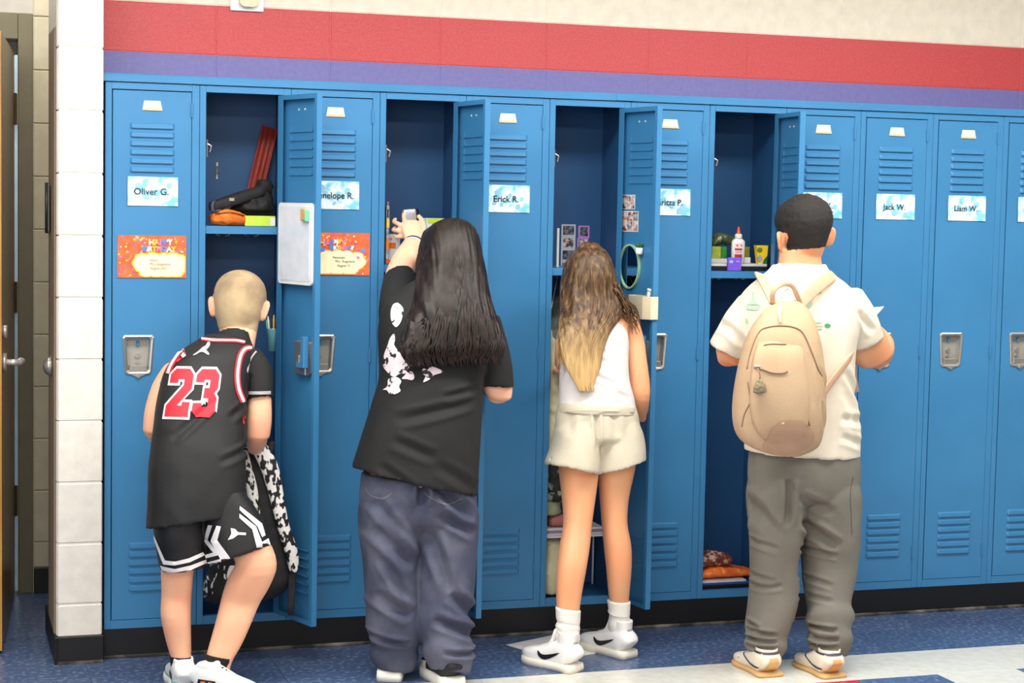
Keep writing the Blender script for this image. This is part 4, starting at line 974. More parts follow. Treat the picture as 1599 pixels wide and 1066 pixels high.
def shoe(parent, heel, toe, hw, mats, style, name='shoe', sole_h=0.026, hi=0.0, label=None, lace=None):
    """heel and toe are floor points; returns the upper (the part) with sole etc. as sub-parts"""
    a = Vector((heel[0], heel[1], 0)); b = Vector((toe[0], toe[1], 0)); L = (b-a).length; d = (b-a).normalized(); sd = Vector((0, 0, 1)).cross(d)
    rows = [(0.012, .72, .052), (0.05, .90, .068), (0.14, .96, .075), (0.30, .92, .071), (0.45, .90, .056), (0.62, 1.0, .043), (0.78, 1.0, .034), (0.90, .82, .027), (0.975, .45, .018)]
    bm = bmesh.new(); R_ = []
    zb_ = max(0.004, sole_h-0.02)
    add_loft(bm, [(a+d*L*u+Vector((0, 0, (zb_+sole_h+h)/2)), sd*hw*w, (sole_h+h-zb_)/2, 2.9) for u, w, h in rows], 24, 3, (0.006, 0.006))
    if hi: add_loft(bm, [(a+d*L*0.17+Vector((0, 0, sole_h+0.03)), sd*hw*0.84, L*0.155, 2.3), (a+d*L*0.155+Vector((0, 0, sole_h+0.06)), sd*hw*0.76, L*0.15, 2.3), (a+d*L*0.15+Vector((0, 0, sole_h+0.06+hi)), sd*hw*0.80, L*0.16, 2.3)], 24, 3, (0, 0), 0, (None, (0.014, 0.006)))
    else: add_loft(bm, [(a+d*L*0.20+Vector((0, 0, sole_h+0.03)), sd*hw*0.84, L*0.17, 2.3), (a+d*L*0.19+Vector((0, 0, sole_h+0.078)), sd*hw*0.80, L*0.17, 2.3)], 24, 3, (0, 0), 0, (None, (0.012, 0.006)))
    up_ = link_mesh(name, remeshed(bm, 0.004, 2), mats['upper'], parent)
    if label: up_['label'] = label
    # sole outline
    out = [(0.0, .62), (0.006, .80), (0.03, .95), (0.12, 1.0), (0.3, .93), (0.45, .92), (0.62, 1.08), (0.78, 1.1), (0.9, .92), (0.97, .6), (1.0, .25)]
    prof = [(u, w) for u, w in out]; prof = [(-0.045+u*1.045, w*1.05) for u, w in out]; pts = [a+d*L*u+sd*hw*w for u, w in prof]+[a+d*L*u-sd*hw*w for u, w in prof[::-1]]
    bm = bmesh.new()
    lo = [bm.verts.new(p+Vector((0, 0, 0.0012))) for p in pts]; c = sum(pts, Vector())/len(pts)
    mid = [bm.verts.new(c+(p-c)*1.015+Vector((0, 0, sole_h*0.5))) for p in pts]
    hi_ = [bm.verts.new(c+(p-c)*0.985+Vector((0, 0, sole_h))) for p in pts]; n = len(pts)
    bm.faces.new(lo); bm.faces.new(hi_[::-1])
    for A_, B_ in ((lo, mid), (mid, hi_)):
        for k in range(n): bm.faces.new((A_[k], B_[k], B_[(k+1) % n], A_[(k+1) % n]))
    bmesh.ops.recalc_face_normals(bm, faces=bm.faces[:]); from_bm('sole', bm, mats['sole'], up_, True)
    T_ = bvh_of(up_)
    def side_patch(nm, poly, m, s, off=0.0012):     # poly in (fraction along the foot, metres up)
        O = a+sd*s*0.3; return patch(nm, [(u*L, z) for u, z in poly], T_, m, up_, off, 0.008, -sd*s, O, d, (0, 0, 1))
    def back_patch(nm, poly, m, off=0.0012): return patch(nm, poly, T_, m, up_, off, 0.008, d, a-d*0.3, sd, (0, 0, 1))
    # tongue and laces
    tg = [(a+d*L*0.34+Vector((0, 0, sole_h+.066+(hi if hi else 0)*0.9)), sd*hw*0.5, .006, 3), (a+d*L*0.45+Vector((0, 0, sole_h+.056)), sd*hw*0.5, .006, 3), (a+d*L*0.62+Vector((0, 0, sole_h+.042)), sd*hw*0.4, .005, 3)]
    loft('tongue', tg, mats.get('tongue', mats['upper']), up_, 16, 3, (0.004, 0.004))
    bm = bmesh.new()
    for k in range(4):
        u = 0.42+0.06*k; z = sole_h+0.062-0.0065*k; add_tube(bm, [a+d*L*u+sd*hw*0.6+Vector((0, 0, z-0.008)), a+d*L*u+Vector((0, 0, z+0.004)), a+d*L*u-sd*hw*0.6+Vector((0, 0, z-0.008))], 0.0028, 6)
    from_bm('laces', bm, mats.get('lace', mats['upper']), up_, True)
    return up_, side_patch, back_patch
SWOOSH = [(0.20, .052), (0.22, .036), (0.28, .026), (0.36, .026), (0.50, .040), (0.64, .060), (0.48, .050), (0.36, .043), (0.29, .042), (0.25, .046)]
def hair_locks(rings, m, parent, n, r, seed, name='hair_locks', out=0.004, droop=0.0, front=False):
    """strands that follow the outer surface of a loft"""
    rr = random.Random(seed); bm = bmesh.new()
    rows = spline([list(q[0])+list(q[1])+[q[2]] for q in rings], 4)
    for k in range(n):
        a = PI+PI*(k+0.5)/n+rr.uniform(-.06, .06) if not front else rr.uniform(0, 2*PI)
        i0 = rr.randint(0, 1); i1 = len(rows)-1-rr.randint(0, 4); pts = []; ra = []
        w1, w2, ph = rr.uniform(.008, .035), rr.uniform(0.35, 0.9), rr.uniform(0, 6)
        for i in range(i0, i1+1):
            q = rows[i]; aa = a+w1*math.sin(i*w2+ph); c = Vector(q[:3]); h = Vector(q[3:6]); f = 1+0.02*math.sin(i*0.8+ph)
            pts.append(c+h*math.cos(aa)*f+Vector((0, 1, 0))*(q[6]*math.sin(aa)*f)+Vector((0, -out if math.sin(aa) < 0 else out, 0)))
            t = (i-i0)/max(1, i1-i0); ra.append(r*(0.5+0.9*math.sin(PI*min(1, t*0.9+0.12)))*rr.uniform(.9, 1.1))
        ra[-1] = r*0.15
        add_tube(bm, pts, ra, 5, 0, 0.7)
    return tag(from_bm(name, bm, m, parent, True), kind='stuff')
def hair_mat(name, c, c2, zramp=None):
    m = mat(name, c, 0.42, c2=c2, scale=3, stretch=(22, 22, 1.5), lo=0.4, hi=0.62, bump=0.08, bscale=10, spec=0.28)
    if zramp:
        nt = m.node_tree; b = nt.nodes['Principled BSDF']; g = nt.nodes.new('ShaderNodeNewGeometry'); sx = nt.nodes.new('ShaderNodeSeparateXYZ')
        nt.links.new(g.outputs['Position'], sx.inputs[0]); mr = nt.nodes.new('ShaderNodeMapRange'); mr.inputs['From Min'].default_value = zramp[0]; mr.inputs['From Max'].default_value = zramp[1]
        nt.links.new(sx.outputs['Z'], mr.inputs['Value']); mx = nt.nodes.new('ShaderNodeMix'); mx.data_type = 'RGBA'
        old = b.inputs['Base Color'].links[0].from_socket
        n3 = nt.nodes.new('ShaderNodeTexNoise'); n3.inputs['Scale'].default_value = 9; mt = nt.nodes.new('ShaderNodeMapping'); mt.inputs['Scale'].default_value = (9, 9, 0.8)
        nt.links.new(g.outputs['Position'], mt.inputs[0]); nt.links.new(mt.outputs[0], n3.inputs['Vector'])
        ad = nt.nodes.new('ShaderNodeMath'); ad.operation = 'MULTIPLY_ADD'; ad.inputs[1].default_value = 1.0; nt.links.new(n3.outputs[0], ad.inputs[0]); 
        sb = nt.nodes.new('ShaderNodeMath'); sb.operation = 'SUBTRACT'; sb.inputs[1].default_value = 0.5; nt.links.new(mr.outputs[0], sb.inputs[0]); nt.links.new(sb.outputs[0], ad.inputs[2])
        cl = nt.nodes.new('ShaderNodeClamp'); nt.links.new(ad.outputs[0], cl.inputs[0])
        nt.links.new(cl.outputs[0], mx.inputs['Factor']); nt.links.new(old, mx.inputs['A']); mx.inputs['B'].default_value = srgb(*zramp[2]); nt.links.new(mx.outputs['Result'], b.inputs['Base Color'])
    return m
BLKJ = mat('black_jersey', (15, 16, 17), 0.65, c2=(21, 22, 23), scale=8, bump=0.25, bscale=300)
BLKT = mat('black_tee', (17, 19, 19), 0.8, c2=(23, 24, 24), scale=8, bump=0.2, bscale=260)
REDP = mat('red_print_cloth', (206, 30, 50), 0.6); WHP = mat('white_print_cloth', (232, 228, 230), 0.6); GRP = mat('grey_piping', (170, 170, 172), 0.6)

# ================================================================ THE BOY IN THE BLACK JERSEY
b1 = empty('person', (0.28, -0.40, 0.0), 'boy in black jersey numbered 23 bending into the open locker at left', 'person')
SK1 = skin('fair_skin_boy', (238, 186, 150))
bm = bmesh.new()
add_loft(bm, [((0.244,-0.42,0.57),(0.129,0,0.006),0.085,2.3), ((0.254,-0.4,0.766),(0.128,0,0.002),0.085,2.3), ((0.288,-0.33,0.968),(0.12,0,0.009),0.08,2.3), ((0.327,-0.28,1.047),(0.106,0,0.003),0.062,2.3)], 28, 3, (0.01, 0.02))
add_loft(bm, [((0.388,-0.26,1.039),(0.061,0,-0.003),0.055,2.3), ((0.406,-0.235,1.09),(0.055,0,-0.009),0.05,2.3), ((0.419,-0.205,1.137),(0.054,0,-0.008),0.052,2.3), ((0.421,-0.19,1.191),(0.05,0,-0.005),0.05,2.3)], 24, 3)
add_loft(bm, [((0.333,-0.43,0.599),(0.07,0,-0.003),0.075,2.3), ((0.357,-0.45,0.542),(0.066,0,-0.001),0.07,2.3), ((0.401,-0.49,0.467),(0.067,0,0.003),0.062,2.3), ((0.425,-0.505,0.406),(0.065,0,0),0.055,2.3), ((0.408,-0.49,0.351),(0.069,0,-0.003),0.052,2.3), ((0.386,-0.465,0.285),(0.063,0,-0.003),0.05,2.3), ((0.36,-0.475,0.214),(0.056,0,-0.005),0.044,2.3), ((0.335,-0.48,0.148),(0.05,0,-0.006),0.034,2.3), ((0.312,-0.485,0.096),(0.041,0,-0.009),0.029,2.3), ((0.305,-0.487,0.05),(0.04,0,-0.01),0.03,2.3)], 28, 3, (0.01, 0.01))
add_loft(bm, [((0.194,-0.43,0.564),(0.077,0,-0.002),0.08,2.3), ((0.193,-0.43,0.461),(0.061,0,-0.002),0.066,2.3), ((0.188,-0.43,0.377),(0.051,0,0.001),0.055,2.3), ((0.187,-0.42,0.295),(0.047,0,-0.003),0.05,2.3), ((0.184,-0.43,0.232),(0.047,0,-0.002),0.049,2.3), ((0.193,-0.43,0.153),(0.04,0,-0.002),0.036,2.3), ((0.202,-0.43,0.091),(0.032,0,-0.002),0.029,2.3), ((0.201,-0.425,0.038),(0.032,0,-0.002),0.032,2.3)], 28, 3, (0.01, 0.01))
add_loft(bm, [((0.439,-0.27,1.038),(0.042,0,0.004),0.04,2.3), ((0.461,-0.295,0.975),(0.038,0,0.002),0.037,2.3), ((0.464,-0.315,0.913),(0.038,0,-0.001),0.034,2.3), ((0.461,-0.33,0.841),(0.041,0,-0.001),0.034,2.3), ((0.458,-0.325,0.788),(0.039,0,-0.001),0.032,2.3)], 24, 3, (0.02, 0.014))
add_loft(bm, [((0.457,-0.325,0.797), (.036, 0, 0), .034), ((0.462,-0.27,0.76), (.033, 0, 0), .032), ((0.47,-0.2,0.729), (.024, 0, 0), .022)], 20, 3, (0.02, 0.0))
add_hand(bm, (0.471,-0.185,0.721), (-.05, 1, -.25), (0.2, 0.1, 1), 0.82, -1, 1.1)
add_loft(bm, [((0.198,-0.27,1.013),(0.038,0,0.002),0.04,2.3), ((0.157,-0.285,0.952),(0.033,0,-0.003),0.036,2.3), ((0.132,-0.295,0.871),(0.033,0,-0.003),0.033,2.3), ((0.128,-0.295,0.806),(0.034,0,-0.003),0.031,2.3)], 24, 3, (0.02, 0.014))
add_loft(bm, [((0.129,-0.29,0.807), (.032, 0, 0), .031), ((0.154,-0.25,0.764), (.028, .01, 0), .028), ((0.236,-0.175,0.706), (.022, 0.01, 0), .02)], 20, 3, (0.02, 0.0))
add_hand(bm, (0.242,-0.165,0.702), (.5, .8, -.2), (-.2, 0.1, 1), 0.82, 1, 1.0)
MH1 = head_matrix((0.417,-0.18,1.191), (1.10, 1.05, 1.04), R(-14), R(-22), R(4))
add_head(bm, MH1)
body = link_mesh('body', remeshed(bm, 0.0045, 3), SK1, b1)
HB1 = mat('buzzed_blond_hair', (206, 180, 140), 0.75, c2=(158, 134, 104), scale=6, bump=0.5, bscale=900, lo=0.42, hi=0.6)
hair_cap(body, MH1, HB1, b1, 0.0045, rnd=0.15); face_parts(MH1, b1, HB1)
tee = garment('undershirt', [([((0.427,-0.265,1.048),(0.046,0,0.014),0.05,2.3), ((0.458,-0.285,1.003),(0.046,0,0.005),0.05,2.3), ((0.464,-0.305,0.956),(0.043,0,0.003),0.047,2.3), ((0.464,-0.32,0.907),(0.043,0,0.003),0.045,2.3)], dict(h1=OPEN_)),
    ([((0.218,-0.265,1.027),(0.043,0,0.012),0.046,2.3), ((0.18,-0.275,0.976),(0.039,0,-0.003),0.044,2.3), ((0.164,-0.285,0.934),(0.039,0,-0.005),0.042,2.3)], dict(h1=OPEN_)),
    ([((0.384,-0.262,1.056),(0.069,0,-0.002),0.058,2.3), ((0.39,-0.245,1.087),(0.057,0,-0.004),0.056,2.3), ((0.394,-0.232,1.109),(0.051,0,-0.008),0.054,2.3)], dict(h1=(0.01, 0.006))),
    [((0.315,-0.31,0.966),(0.129,0,0.009),0.085,2.3), ((0.345,-0.272,1.05),(0.114,0,0.005),0.064,2.3)]], BLKT, b1, rnd=0.003)
jer = garment('jersey', [([((0.242,-0.435,0.536),(0.153,0,0.021),0.118,2.3), ((0.248,-0.425,0.617),(0.154,0,0.011),0.118,2.3), ((0.251,-0.41,0.71),(0.152,0,0.005),0.113,2.3), ((0.259,-0.385,0.788),(0.148,0,0.005),0.108,2.3), ((0.269,-0.355,0.868),(0.146,0,0.008),0.103,2.3), ((0.282,-0.325,0.943),(0.144,0,0.008),0.098,2.3), ((0.3,-0.3,1.004),(0.142,0,0.011),0.09,2.3), ((0.325,-0.275,1.05),(0.123,0,0.004),0.074,2.3), ((0.348,-0.258,1.077),(0.093,0,-0.004),0.062,2.3), ((0.356,-0.25,1.089),(0.073,0,-0.007),0.057,2.3)], dict(h0=OPEN_, h1=(0.006, 0.008)))],
    BLKJ, b1, rnd=0.004, rs=8, aniso=(1, 1, 1), seed=3,
    creases=[(*c, .016, .006) for c in [(0.214,0.825),(0.379,0.873)] and [
        (0.38,0.75,0.52,0.85), (0.30,0.73,0.50,0.79), (0.34,0.86,0.50,0.95), (0.16,0.80,0.30,0.92)]])
TJ = bvh_of(jer)
# number 23
def quad_map(Q):
    TL, TR, BR, BL = Q
    def f(u, v): return tuple((TL[k]*(1-u)+TR[k]*u)*v+(BL[k]*(1-u)+BR[k]*u)*(1-v) for k in (0, 1))
    return f
def grow(poly, w):
    n = len(poly); out = []
    ar = sum(poly[i][0]*poly[(i+1) % n][1]-poly[(i+1) % n][0]*poly[i][1] for i in range(n)); sg = 1 if ar > 0 else -1
    for i in range(n):
        p0, p1, p2 = Vector(poly[i-1]), Vector(poly[i]), Vector(poly[(i+1) % n]); a = (p1-p0).normalized(); b = (p2-p1).normalized()
        na, nb = Vector((a.y, -a.x))*sg, Vector((b.y, -b.x))*sg; m_ = (na+nb); m_ = m_/max(0.8, m_.dot(m_)/2)
        out.append(tuple(p1+m_*w))
    return out
D2 = [(0,11.2),(0,14),(2,16),(8,16),(10,14),(10,9.4),(4.6,3.7),(6.6,3.7),(6.6,4.9),(10,4.9),(10,0),(0,0),(0,3.7),(6.3,10.4),(6.3,12.5),(3.7,12.5),(3.7,11.2)]
D3 = [(0,11.6),(0,14),(2,16),(8,16),(10,14),(10,9.6),(8.7,8),(10,6.4),(10,2),(8,0),(2,0),(0,2),(0,4.6),(3.7,4.6),(3.7,3.5),(6.3,3.5),(6.3,6.3),(4.2,6.3),(4.2,9.7),(6.3,9.7),(6.3,12.5),(3.7,12.5),(3.7,11.6)]
Q23 = quad_map([(0.167,1.018),(0.323,1.013),(0.304,0.861),(0.145,0.867)])
for dg_, x0 in ((D2, 0.4), (D3, 11.8)):
    mp = lambda P_l: [Q23((x+x0)/22.2, y/16.0) for x, y in P_l]
    patch('number_outline', mp(grow(dg_, 0.85)), TJ, WHP, jer, 0.002, 0.010, V=(.15,-.11,-.42)); patch('number', mp(dg_), TJ, REDP, jer, 0.0034, 0.010, V=(.15,-.11,-.42))
patch('emblem', [(0.243,1.055),(0.26,1.067),(0.271,1.078),(0.283,1.085),(0.288,1.095),(0.294,1.097),(0.297,1.091),(0.296,1.084),(0.291,1.076),(0.285,1.07),(0.293,1.061),(0.295,1.054),(0.288,1.054),(0.276,1.063),(0.265,1.063),(0.254,1.056),(0.245,1.052)], TJ, GRP, jer, 0.002, 0.006, V=(.15,-.09,-.36))
def piping(pts, w, m, tgt, par, off, nm='piping', V=(.15, -.1, -.36)): return patch(nm, ribbon_poly(smooth2(pts, 4), w), tgt, m, par, off, 0.012, V=V)
R1 = [(0.43,1.078),(0.409,1.074),(0.394,1.054),(0.386,1.021),(0.383,0.982),(0.388,0.942),(0.403,0.904)]
piping(R1, 0.020, REDP, TJ, jer, 0.002); piping(R1, 0.009, WHP, TJ, jer, 0.0034)
R2 = [(0.212,1.077),(0.193,1.053),(0.175,1.023),(0.165,0.996)]
piping(R2, 0.018, REDP, TJ, jer, 0.002); piping(R2, 0.008, WHP, TJ, jer, 0.0034)
R3 = [(0.269,1.107),(0.304,1.102),(0.344,1.101),(0.38,1.1),(0.407,1.095)]
piping(R3, 0.013, REDP, TJ, jer, 0.002, 'collar_piping'); piping(R3, 0.006, WHP, TJ, jer, 0.0034, 'collar_piping')
TT = bvh_of(tee)
piping([(0.445,1.066),(0.427,1.043),(0.418,1.015),(0.413,0.975)], 0.005, GRP, TT, tee, 0.002)
piping([(0.418,0.932),(0.454,0.931),(0.492,0.932)], 0.010, GRP, TT, tee, 0.002, 'cuff_stripe')
piping([(0.13,0.969),(0.139,0.967),(0.149,0.965)], 0.010, GRP, TT, tee, 0.002, 'cuff_stripe')
patch('side_mark', [(0.397,0.869),(0.409,0.871),(0.412,0.842),(0.397,0.839)], TJ, REDP, jer, 0.002, 0.01, V=(.15,-.12,-.42))
sho = garment('shorts', [([((0.189,-0.43,0.583),(0.08,0,-0.003),0.1,2.3), ((0.191,-0.435,0.505),(0.078,0,-0.001),0.098,2.3), ((0.199,-0.435,0.447),(0.076,0,0.003),0.09,2.3), ((0.207,-0.435,0.39),(0.073,0,0.007),0.085,2.3)], dict(h1=(0.03, 0.009))),
    ([((0.318,-0.43,0.605),(0.085,0,0.003),0.1,2.3), ((0.344,-0.45,0.549),(0.093,0,0.009),0.098,2.3), ((0.367,-0.475,0.488),(0.095,0,0.022),0.09,2.3), ((0.38,-0.49,0.43),(0.098,0,0.03),0.085,2.3)], dict(h1=(0.03, 0.009))),
    [((0.256,-0.43,0.633),(0.147,0,0.006),0.105,2.3), ((0.261,-0.43,0.571),(0.147,0,0.006),0.105,2.3)]], mat('black_mesh_shorts', (12, 13, 14), 0.55, bump=0.3, bscale=400), b1, rnd=0.003, seed=8)
TS = bvh_of(sho)
for pl_ in ([(0.106,0.508),(0.142,0.427),(0.172,0.422),(0.214,0.431),(0.257,0.448),(0.263,0.438),(0.217,0.418),(0.172,0.41),(0.136,0.414),(0.104,0.496)], [(0.125,0.41),(0.172,0.399),(0.22,0.408),(0.267,0.424),(0.269,0.413),(0.221,0.394),(0.166,0.388),(0.133,0.394)],
            [(0.275,0.533),(0.288,0.531),(0.274,0.486),(0.312,0.438),(0.265,0.427),(0.263,0.438),(0.292,0.446),(0.26,0.484)], [(0.301,0.53),(0.315,0.527),(0.304,0.484),(0.344,0.427),(0.326,0.417),(0.272,0.401),(0.268,0.413),(0.314,0.425),(0.283,0.482)],
            [(0.372,0.589),(0.442,0.531),(0.453,0.494),(0.442,0.488),(0.427,0.523),(0.371,0.577)], [(0.371,0.565),(0.423,0.523),(0.442,0.473),(0.462,0.484),(0.469,0.464),(0.429,0.444),(0.411,0.514),(0.371,0.552)]):
    patch('stripe', pl_, TS, WHP, sho, 0.002, 0.012, V=(.16,-.18,-.5))
patch('emblem', [(0.34,0.526),(0.353,0.523),(0.363,0.512),(0.387,0.51),(0.387,0.502),(0.363,0.504),(0.347,0.493),(0.331,0.489),(0.342,0.508)], TS, WHP, sho, 0.002, 0.01, V=(.16,-.18,-.53))
SOCKB = mat('black_sock', (18, 18, 20), 0.85, bump=0.3)
loft('sock', [((0.201,-0.43,0.104),(0.037,0,-0.002),0.034,2.3), ((0.201,-0.43,0.079),(0.033,0,-0.002),0.031,2.3), ((0.202,-0.43,0.045),(0.03,0,-0.002),0.027,2.3)], SOCKB, b1)
loft('sock', [((0.311,-0.483,0.11),(0.046,0,-0.011),0.033,2.3), ((0.307,-0.485,0.079),(0.038,0,-0.009),0.031,2.3), ((0.305,-0.487,0.05),(0.033,0,-0.007),0.027,2.3)], SOCKB, b1)
S1M = dict(upper=mat('white_leather', (236, 240, 238), 0.4), sole=mat('white_rubber', (226, 232, 230), 0.5), lace=mat('black_lace', (30, 30, 32), 0.7))
TEAL = mat('teal_accent', (90, 200, 180), 0.5)
for hl, to in (((0.206, -0.492), (0.204, -0.275)), ((0.243,-0.503,0), (0.41,-0.635,0))):
    u_, sp_, bp_ = shoe(b1, hl, to, 0.040, S1M, 0, label='white sneaker with teal line and black and orange side patch')
    for s in (-1, 1):
        sp_('teal_line', [(0.0, .027), (0.3, .030), (0.6, .028), (0.98, .026), (0.98, .031), (0.6, .034), (0.3, .036), (0.0, .033)], TEAL, s)
        sp_('side_patch', [(0.10, .040), (0.42, .040), (0.40, .056), (0.12, .058)], BLACK, s); sp_('orange_mark', [(0.16, .044), (0.25, .043), (0.24, .053), (0.17, .053)], ORA, s, 0.0024); sp_('orange_mark', [(0.28, .043), (0.36, .043), (0.35, .052), (0.29, .053)], ORA, s, 0.0024)
# black backpack with brush-marked straps he is putting away
FLOR = mat('black_white_brush_print', (18, 18, 20), 0.7, c2=(232, 230, 226), scale=46, lo=0.46, hi=0.50, bump=0.2, stretch=(1.4, 1, 0.8), detail=1.5)
bk1 = empty('backpack', (0.33, -0.17, 0.24), 'black backpack with black and white brush print straps held by the boy in the jersey', 'backpack')
bpk = garment('pack_body', [[((0.453,-0.165,0.725),(0.032,0,-0.001),0.03,2.3), ((0.478,-0.165,0.649),(0.065,0,-0.002),0.06,2.3), ((0.485,-0.165,0.552),(0.084,0,-0.003),0.075,2.3), ((0.486,-0.165,0.439),(0.11,0,-0.01),0.08,2.3), ((0.477,-0.165,0.331),(0.142,0,-0.012),0.085,2.3), ((0.461,-0.165,0.272),(0.15,0,0.004),0.085,2.3), ((0.434,-0.165,0.221),(0.116,0,0.003),0.07,2.3)]], BLKF, bk1, rnd=0.008, rs=10, label=None)
TB = bvh_of(bpk)
loft('strap', [((0.451,-0.19,0.762),(0.017,0,-0.001),0.01,2.3), ((0.487,-0.215,0.729),(0.032,0,0.001),0.014,2.3), ((0.516,-0.235,0.661),(0.03,0,0.002),0.014,2.3), ((0.538,-0.245,0.565),(0.024,0,0.002),0.014,2.3), ((0.557,-0.25,0.48),(0.021,0,0.001),0.014,2.3), ((0.585,-0.25,0.393),(0.022,0,0.001),0.014,2.3), ((0.598,-0.245,0.324),(0.016,0,0.005),0.012,2.3)], FLOR, bk1, 20, 4, (0.006, 0.006))
loft('strap', [((0.436,-0.2,0.718),(0.013,0,-0.001),0.01,2.3), ((0.437,-0.225,0.681),(0.017,0,0.001),0.012,2.3), ((0.454,-0.24,0.601),(0.019,0,0.003),0.012,2.3), ((0.467,-0.245,0.516),(0.015,0,0.003),0.012,2.3), ((0.475,-0.24,0.458),(0.012,0,-0.001),0.01,2.3)], FLOR, bk1, 18, 4, (0.006, 0.006))
patch('printed_panel', [(0.288,0.356),(0.305,0.36),(0.314,0.253),(0.298,0.241)], TB, FLOR, bk1, 0.003, 0.012, V=(.15,-.16,-.25))
patch('printed_panel', [(0.364,0.349),(0.419,0.351),(0.415,0.321),(0.377,0.297),(0.364,0.31)], TB, FLOR, bk1, 0.003, 0.012, V=(.15,-.16,-.25))
loft('webbing_tail', [((0.597,-0.235,0.336),(0.013,0,-0.001),0.003,2.3), ((0.591,-0.24,0.271),(0.012,0,-0.001),0.003,2.3), ((0.589,-0.24,0.172),(0.011,0,-0.001),0.003,2.3)], BLKF, bk1, 12, 3)
loft('grab_handle', [((0.507,-0.1,0.732),(0.015,0,-0.005),0.012,2.3), ((0.528,-0.12,0.726),(0.018,0,0.008),0.012,2.3), ((0.533,-0.15,0.727),(0.011,0,0.016),0.012,2.3), ((0.524,-0.165,0.702),(0.013,0,0.004),0.012,2.3)], BLKF, bk1, 12, 3)

# ================================================================ THE GIRL WITH LONG DARK HAIR
g1 = empty('person', (0.93, -0.47, 0.0), 'girl with long dark hair in black T-shirt and baggy jeans reaching into a locker', 'person')
SK2 = skin('fair_skin_girl', (244, 198, 164))
bm = bmesh.new()
add_loft(bm, [((0.968,-0.45,0.609),(0.176,0,-0.021),0.11,2.3), ((0.982,-0.45,0.767),(0.165,0,-0.009),0.115,2.3), ((1.004,-0.44,0.955),(0.151,0,-0.007),0.115,2.3), ((1.025,-0.42,1.122),(0.163,0,-0.005),0.1,2.3), ((1.042,-0.4,1.224),(0.134,0,-0.01),0.075,2.3), ((1.066,-0.385,1.272),(0.079,0,-0.004),0.055,2.3)], 28, 3, (0.01, 0.0))
add_loft(bm, [((1.068,-0.385,1.23),(0.064,0,0),0.055,2.3), ((1.074,-0.37,1.282),(0.053,0,0),0.05,2.3), ((1.079,-0.35,1.334),(0.048,0,0),0.05,2.3)], 24, 3)
add_loft(bm, [((0.924,-0.36,1.191),(0.049,0,0.005),0.05,2.3), ((0.938,-0.28,1.264),(0.053,0,0.009),0.047,2.3), ((0.952,-0.21,1.308),(0.05,0,0.011),0.044,2.3), ((0.989,-0.14,1.358),(0.05,0,0.011),0.038,2.3), ((1.027,-0.075,1.398),(0.043,0,0.005),0.029,2.3), ((1.044,-0.045,1.419),(0.034,0,-0.002),0.023,2.3)], 24, 4, (0.02, 0.0))
# hand closing on the silver case
add_loft(bm, [((1.044,-0.048,1.415),(0.031,0,-0.002),0.021,2.3), ((1.045,-0.032,1.442),(0.038,0,0),0.019,2.3), ((1.045,-0.014,1.468),(0.038,0,0),0.017,2.3), ((1.044,-0.004,1.485),(0.03,0,0.001),0.013,2.3)], 20, 3, (0.0, 0.004))
def finger(pts, r0, r1): q = spline(pts, 3); add_tube(bm, q, list(np.linspace(r0, r1, len(q))), 10)
finger([(1.069,-0.035,1.433), (1.086,-0.018,1.464), (1.084,0,1.49), (1.071,0.012,1.508)], .0125, .0075)
finger([(1.025,-0.006,1.472), (1.02,0.004,1.496), (1.025,0.022,1.514), (1.041,0.04,1.523)], .0092, .0066)
finger([(1.017,-0.01,1.465), (0.997,0,1.478), (0.988,0.02,1.484), (0.999,0.036,1.495)], .0092, .0066)
finger([(1.014,-0.014,1.45), (0.994,-0.004,1.454), (0.984,0.014,1.455), (0.998,0.03,1.466)], .0088, .0062)
finger([(1.015,-0.022,1.434), (0.999,-0.01,1.431), (0.99,0.006,1.433), (1,0.02,1.442)], .0080, .0056)
add_loft(bm, [((1.191,-0.42,1.171),(0.047,0,0.002),0.052,2.3), ((1.221,-0.43,1.051),(0.051,0,-0.001),0.048,2.3), ((1.231,-0.44,0.956),(0.051,0,-0.003),0.045,2.3), ((1.236,-0.44,0.925),(0.045,0,-0.003),0.042,2.3)], 24, 3, (0.02, 0.024))
add_loft(bm, [((1.239,-0.43,0.931), (.042, 0, 0), .038), ((1.259,-0.34,0.921), (.034, 0, 0), .032), ((1.268,-0.22,0.922), (.024, 0, 0), .021)], 20, 3, (0.02, 0.0))
add_hand(bm, (1.269,-0.21,0.923), (-.2, 1, .2), (.3, 0, 1), 0.85, -1, 0.5)
for ox, oy in ((606, -.46), (698, -.52)):
    pass
add_loft(bm, [((0.882,-0.45,0.581),(0.073,0,-0.008),0.08,2.3), ((0.882,-0.46,0.374),(0.056,0,-0.005),0.06,2.3), ((0.878,-0.47,0.165),(0.043,0,-0.005),0.045,2.3), ((0.875,-0.47,0.061),(0.035,0,-0.002),0.035,2.3), ((0.879,-0.46,0.016),(0.035,0,-0.002),0.035,2.3)], 24, 3, (0.01, 0.01))
add_loft(bm, [((1.054,-0.45,0.569),(0.084,0,-0.003),0.08,2.3), ((1.049,-0.48,0.371),(0.069,0,-0.005),0.06,2.3), ((1.046,-0.54,0.172),(0.051,0,-0.005),0.045,2.3), ((1.047,-0.57,0.064),(0.039,0,-0.003),0.035,2.3), ((1.044,-0.575,0.022),(0.036,0,-0.002),0.035,2.3)], 24, 3, (0.01, 0.01))
MH2 = head_matrix((1.084,-0.33,1.365), (1.03, 1.0, 1.02), R(6), R(-6), 0)
add_head(bm, MH2)
body2 = link_mesh('body', remeshed(bm, 0.004, 2), SK2, g1)
HR2 = hair_mat('dark_brown_hair', (22, 16, 13), (42, 31, 25)); face_parts(MH2, g1, HR2)
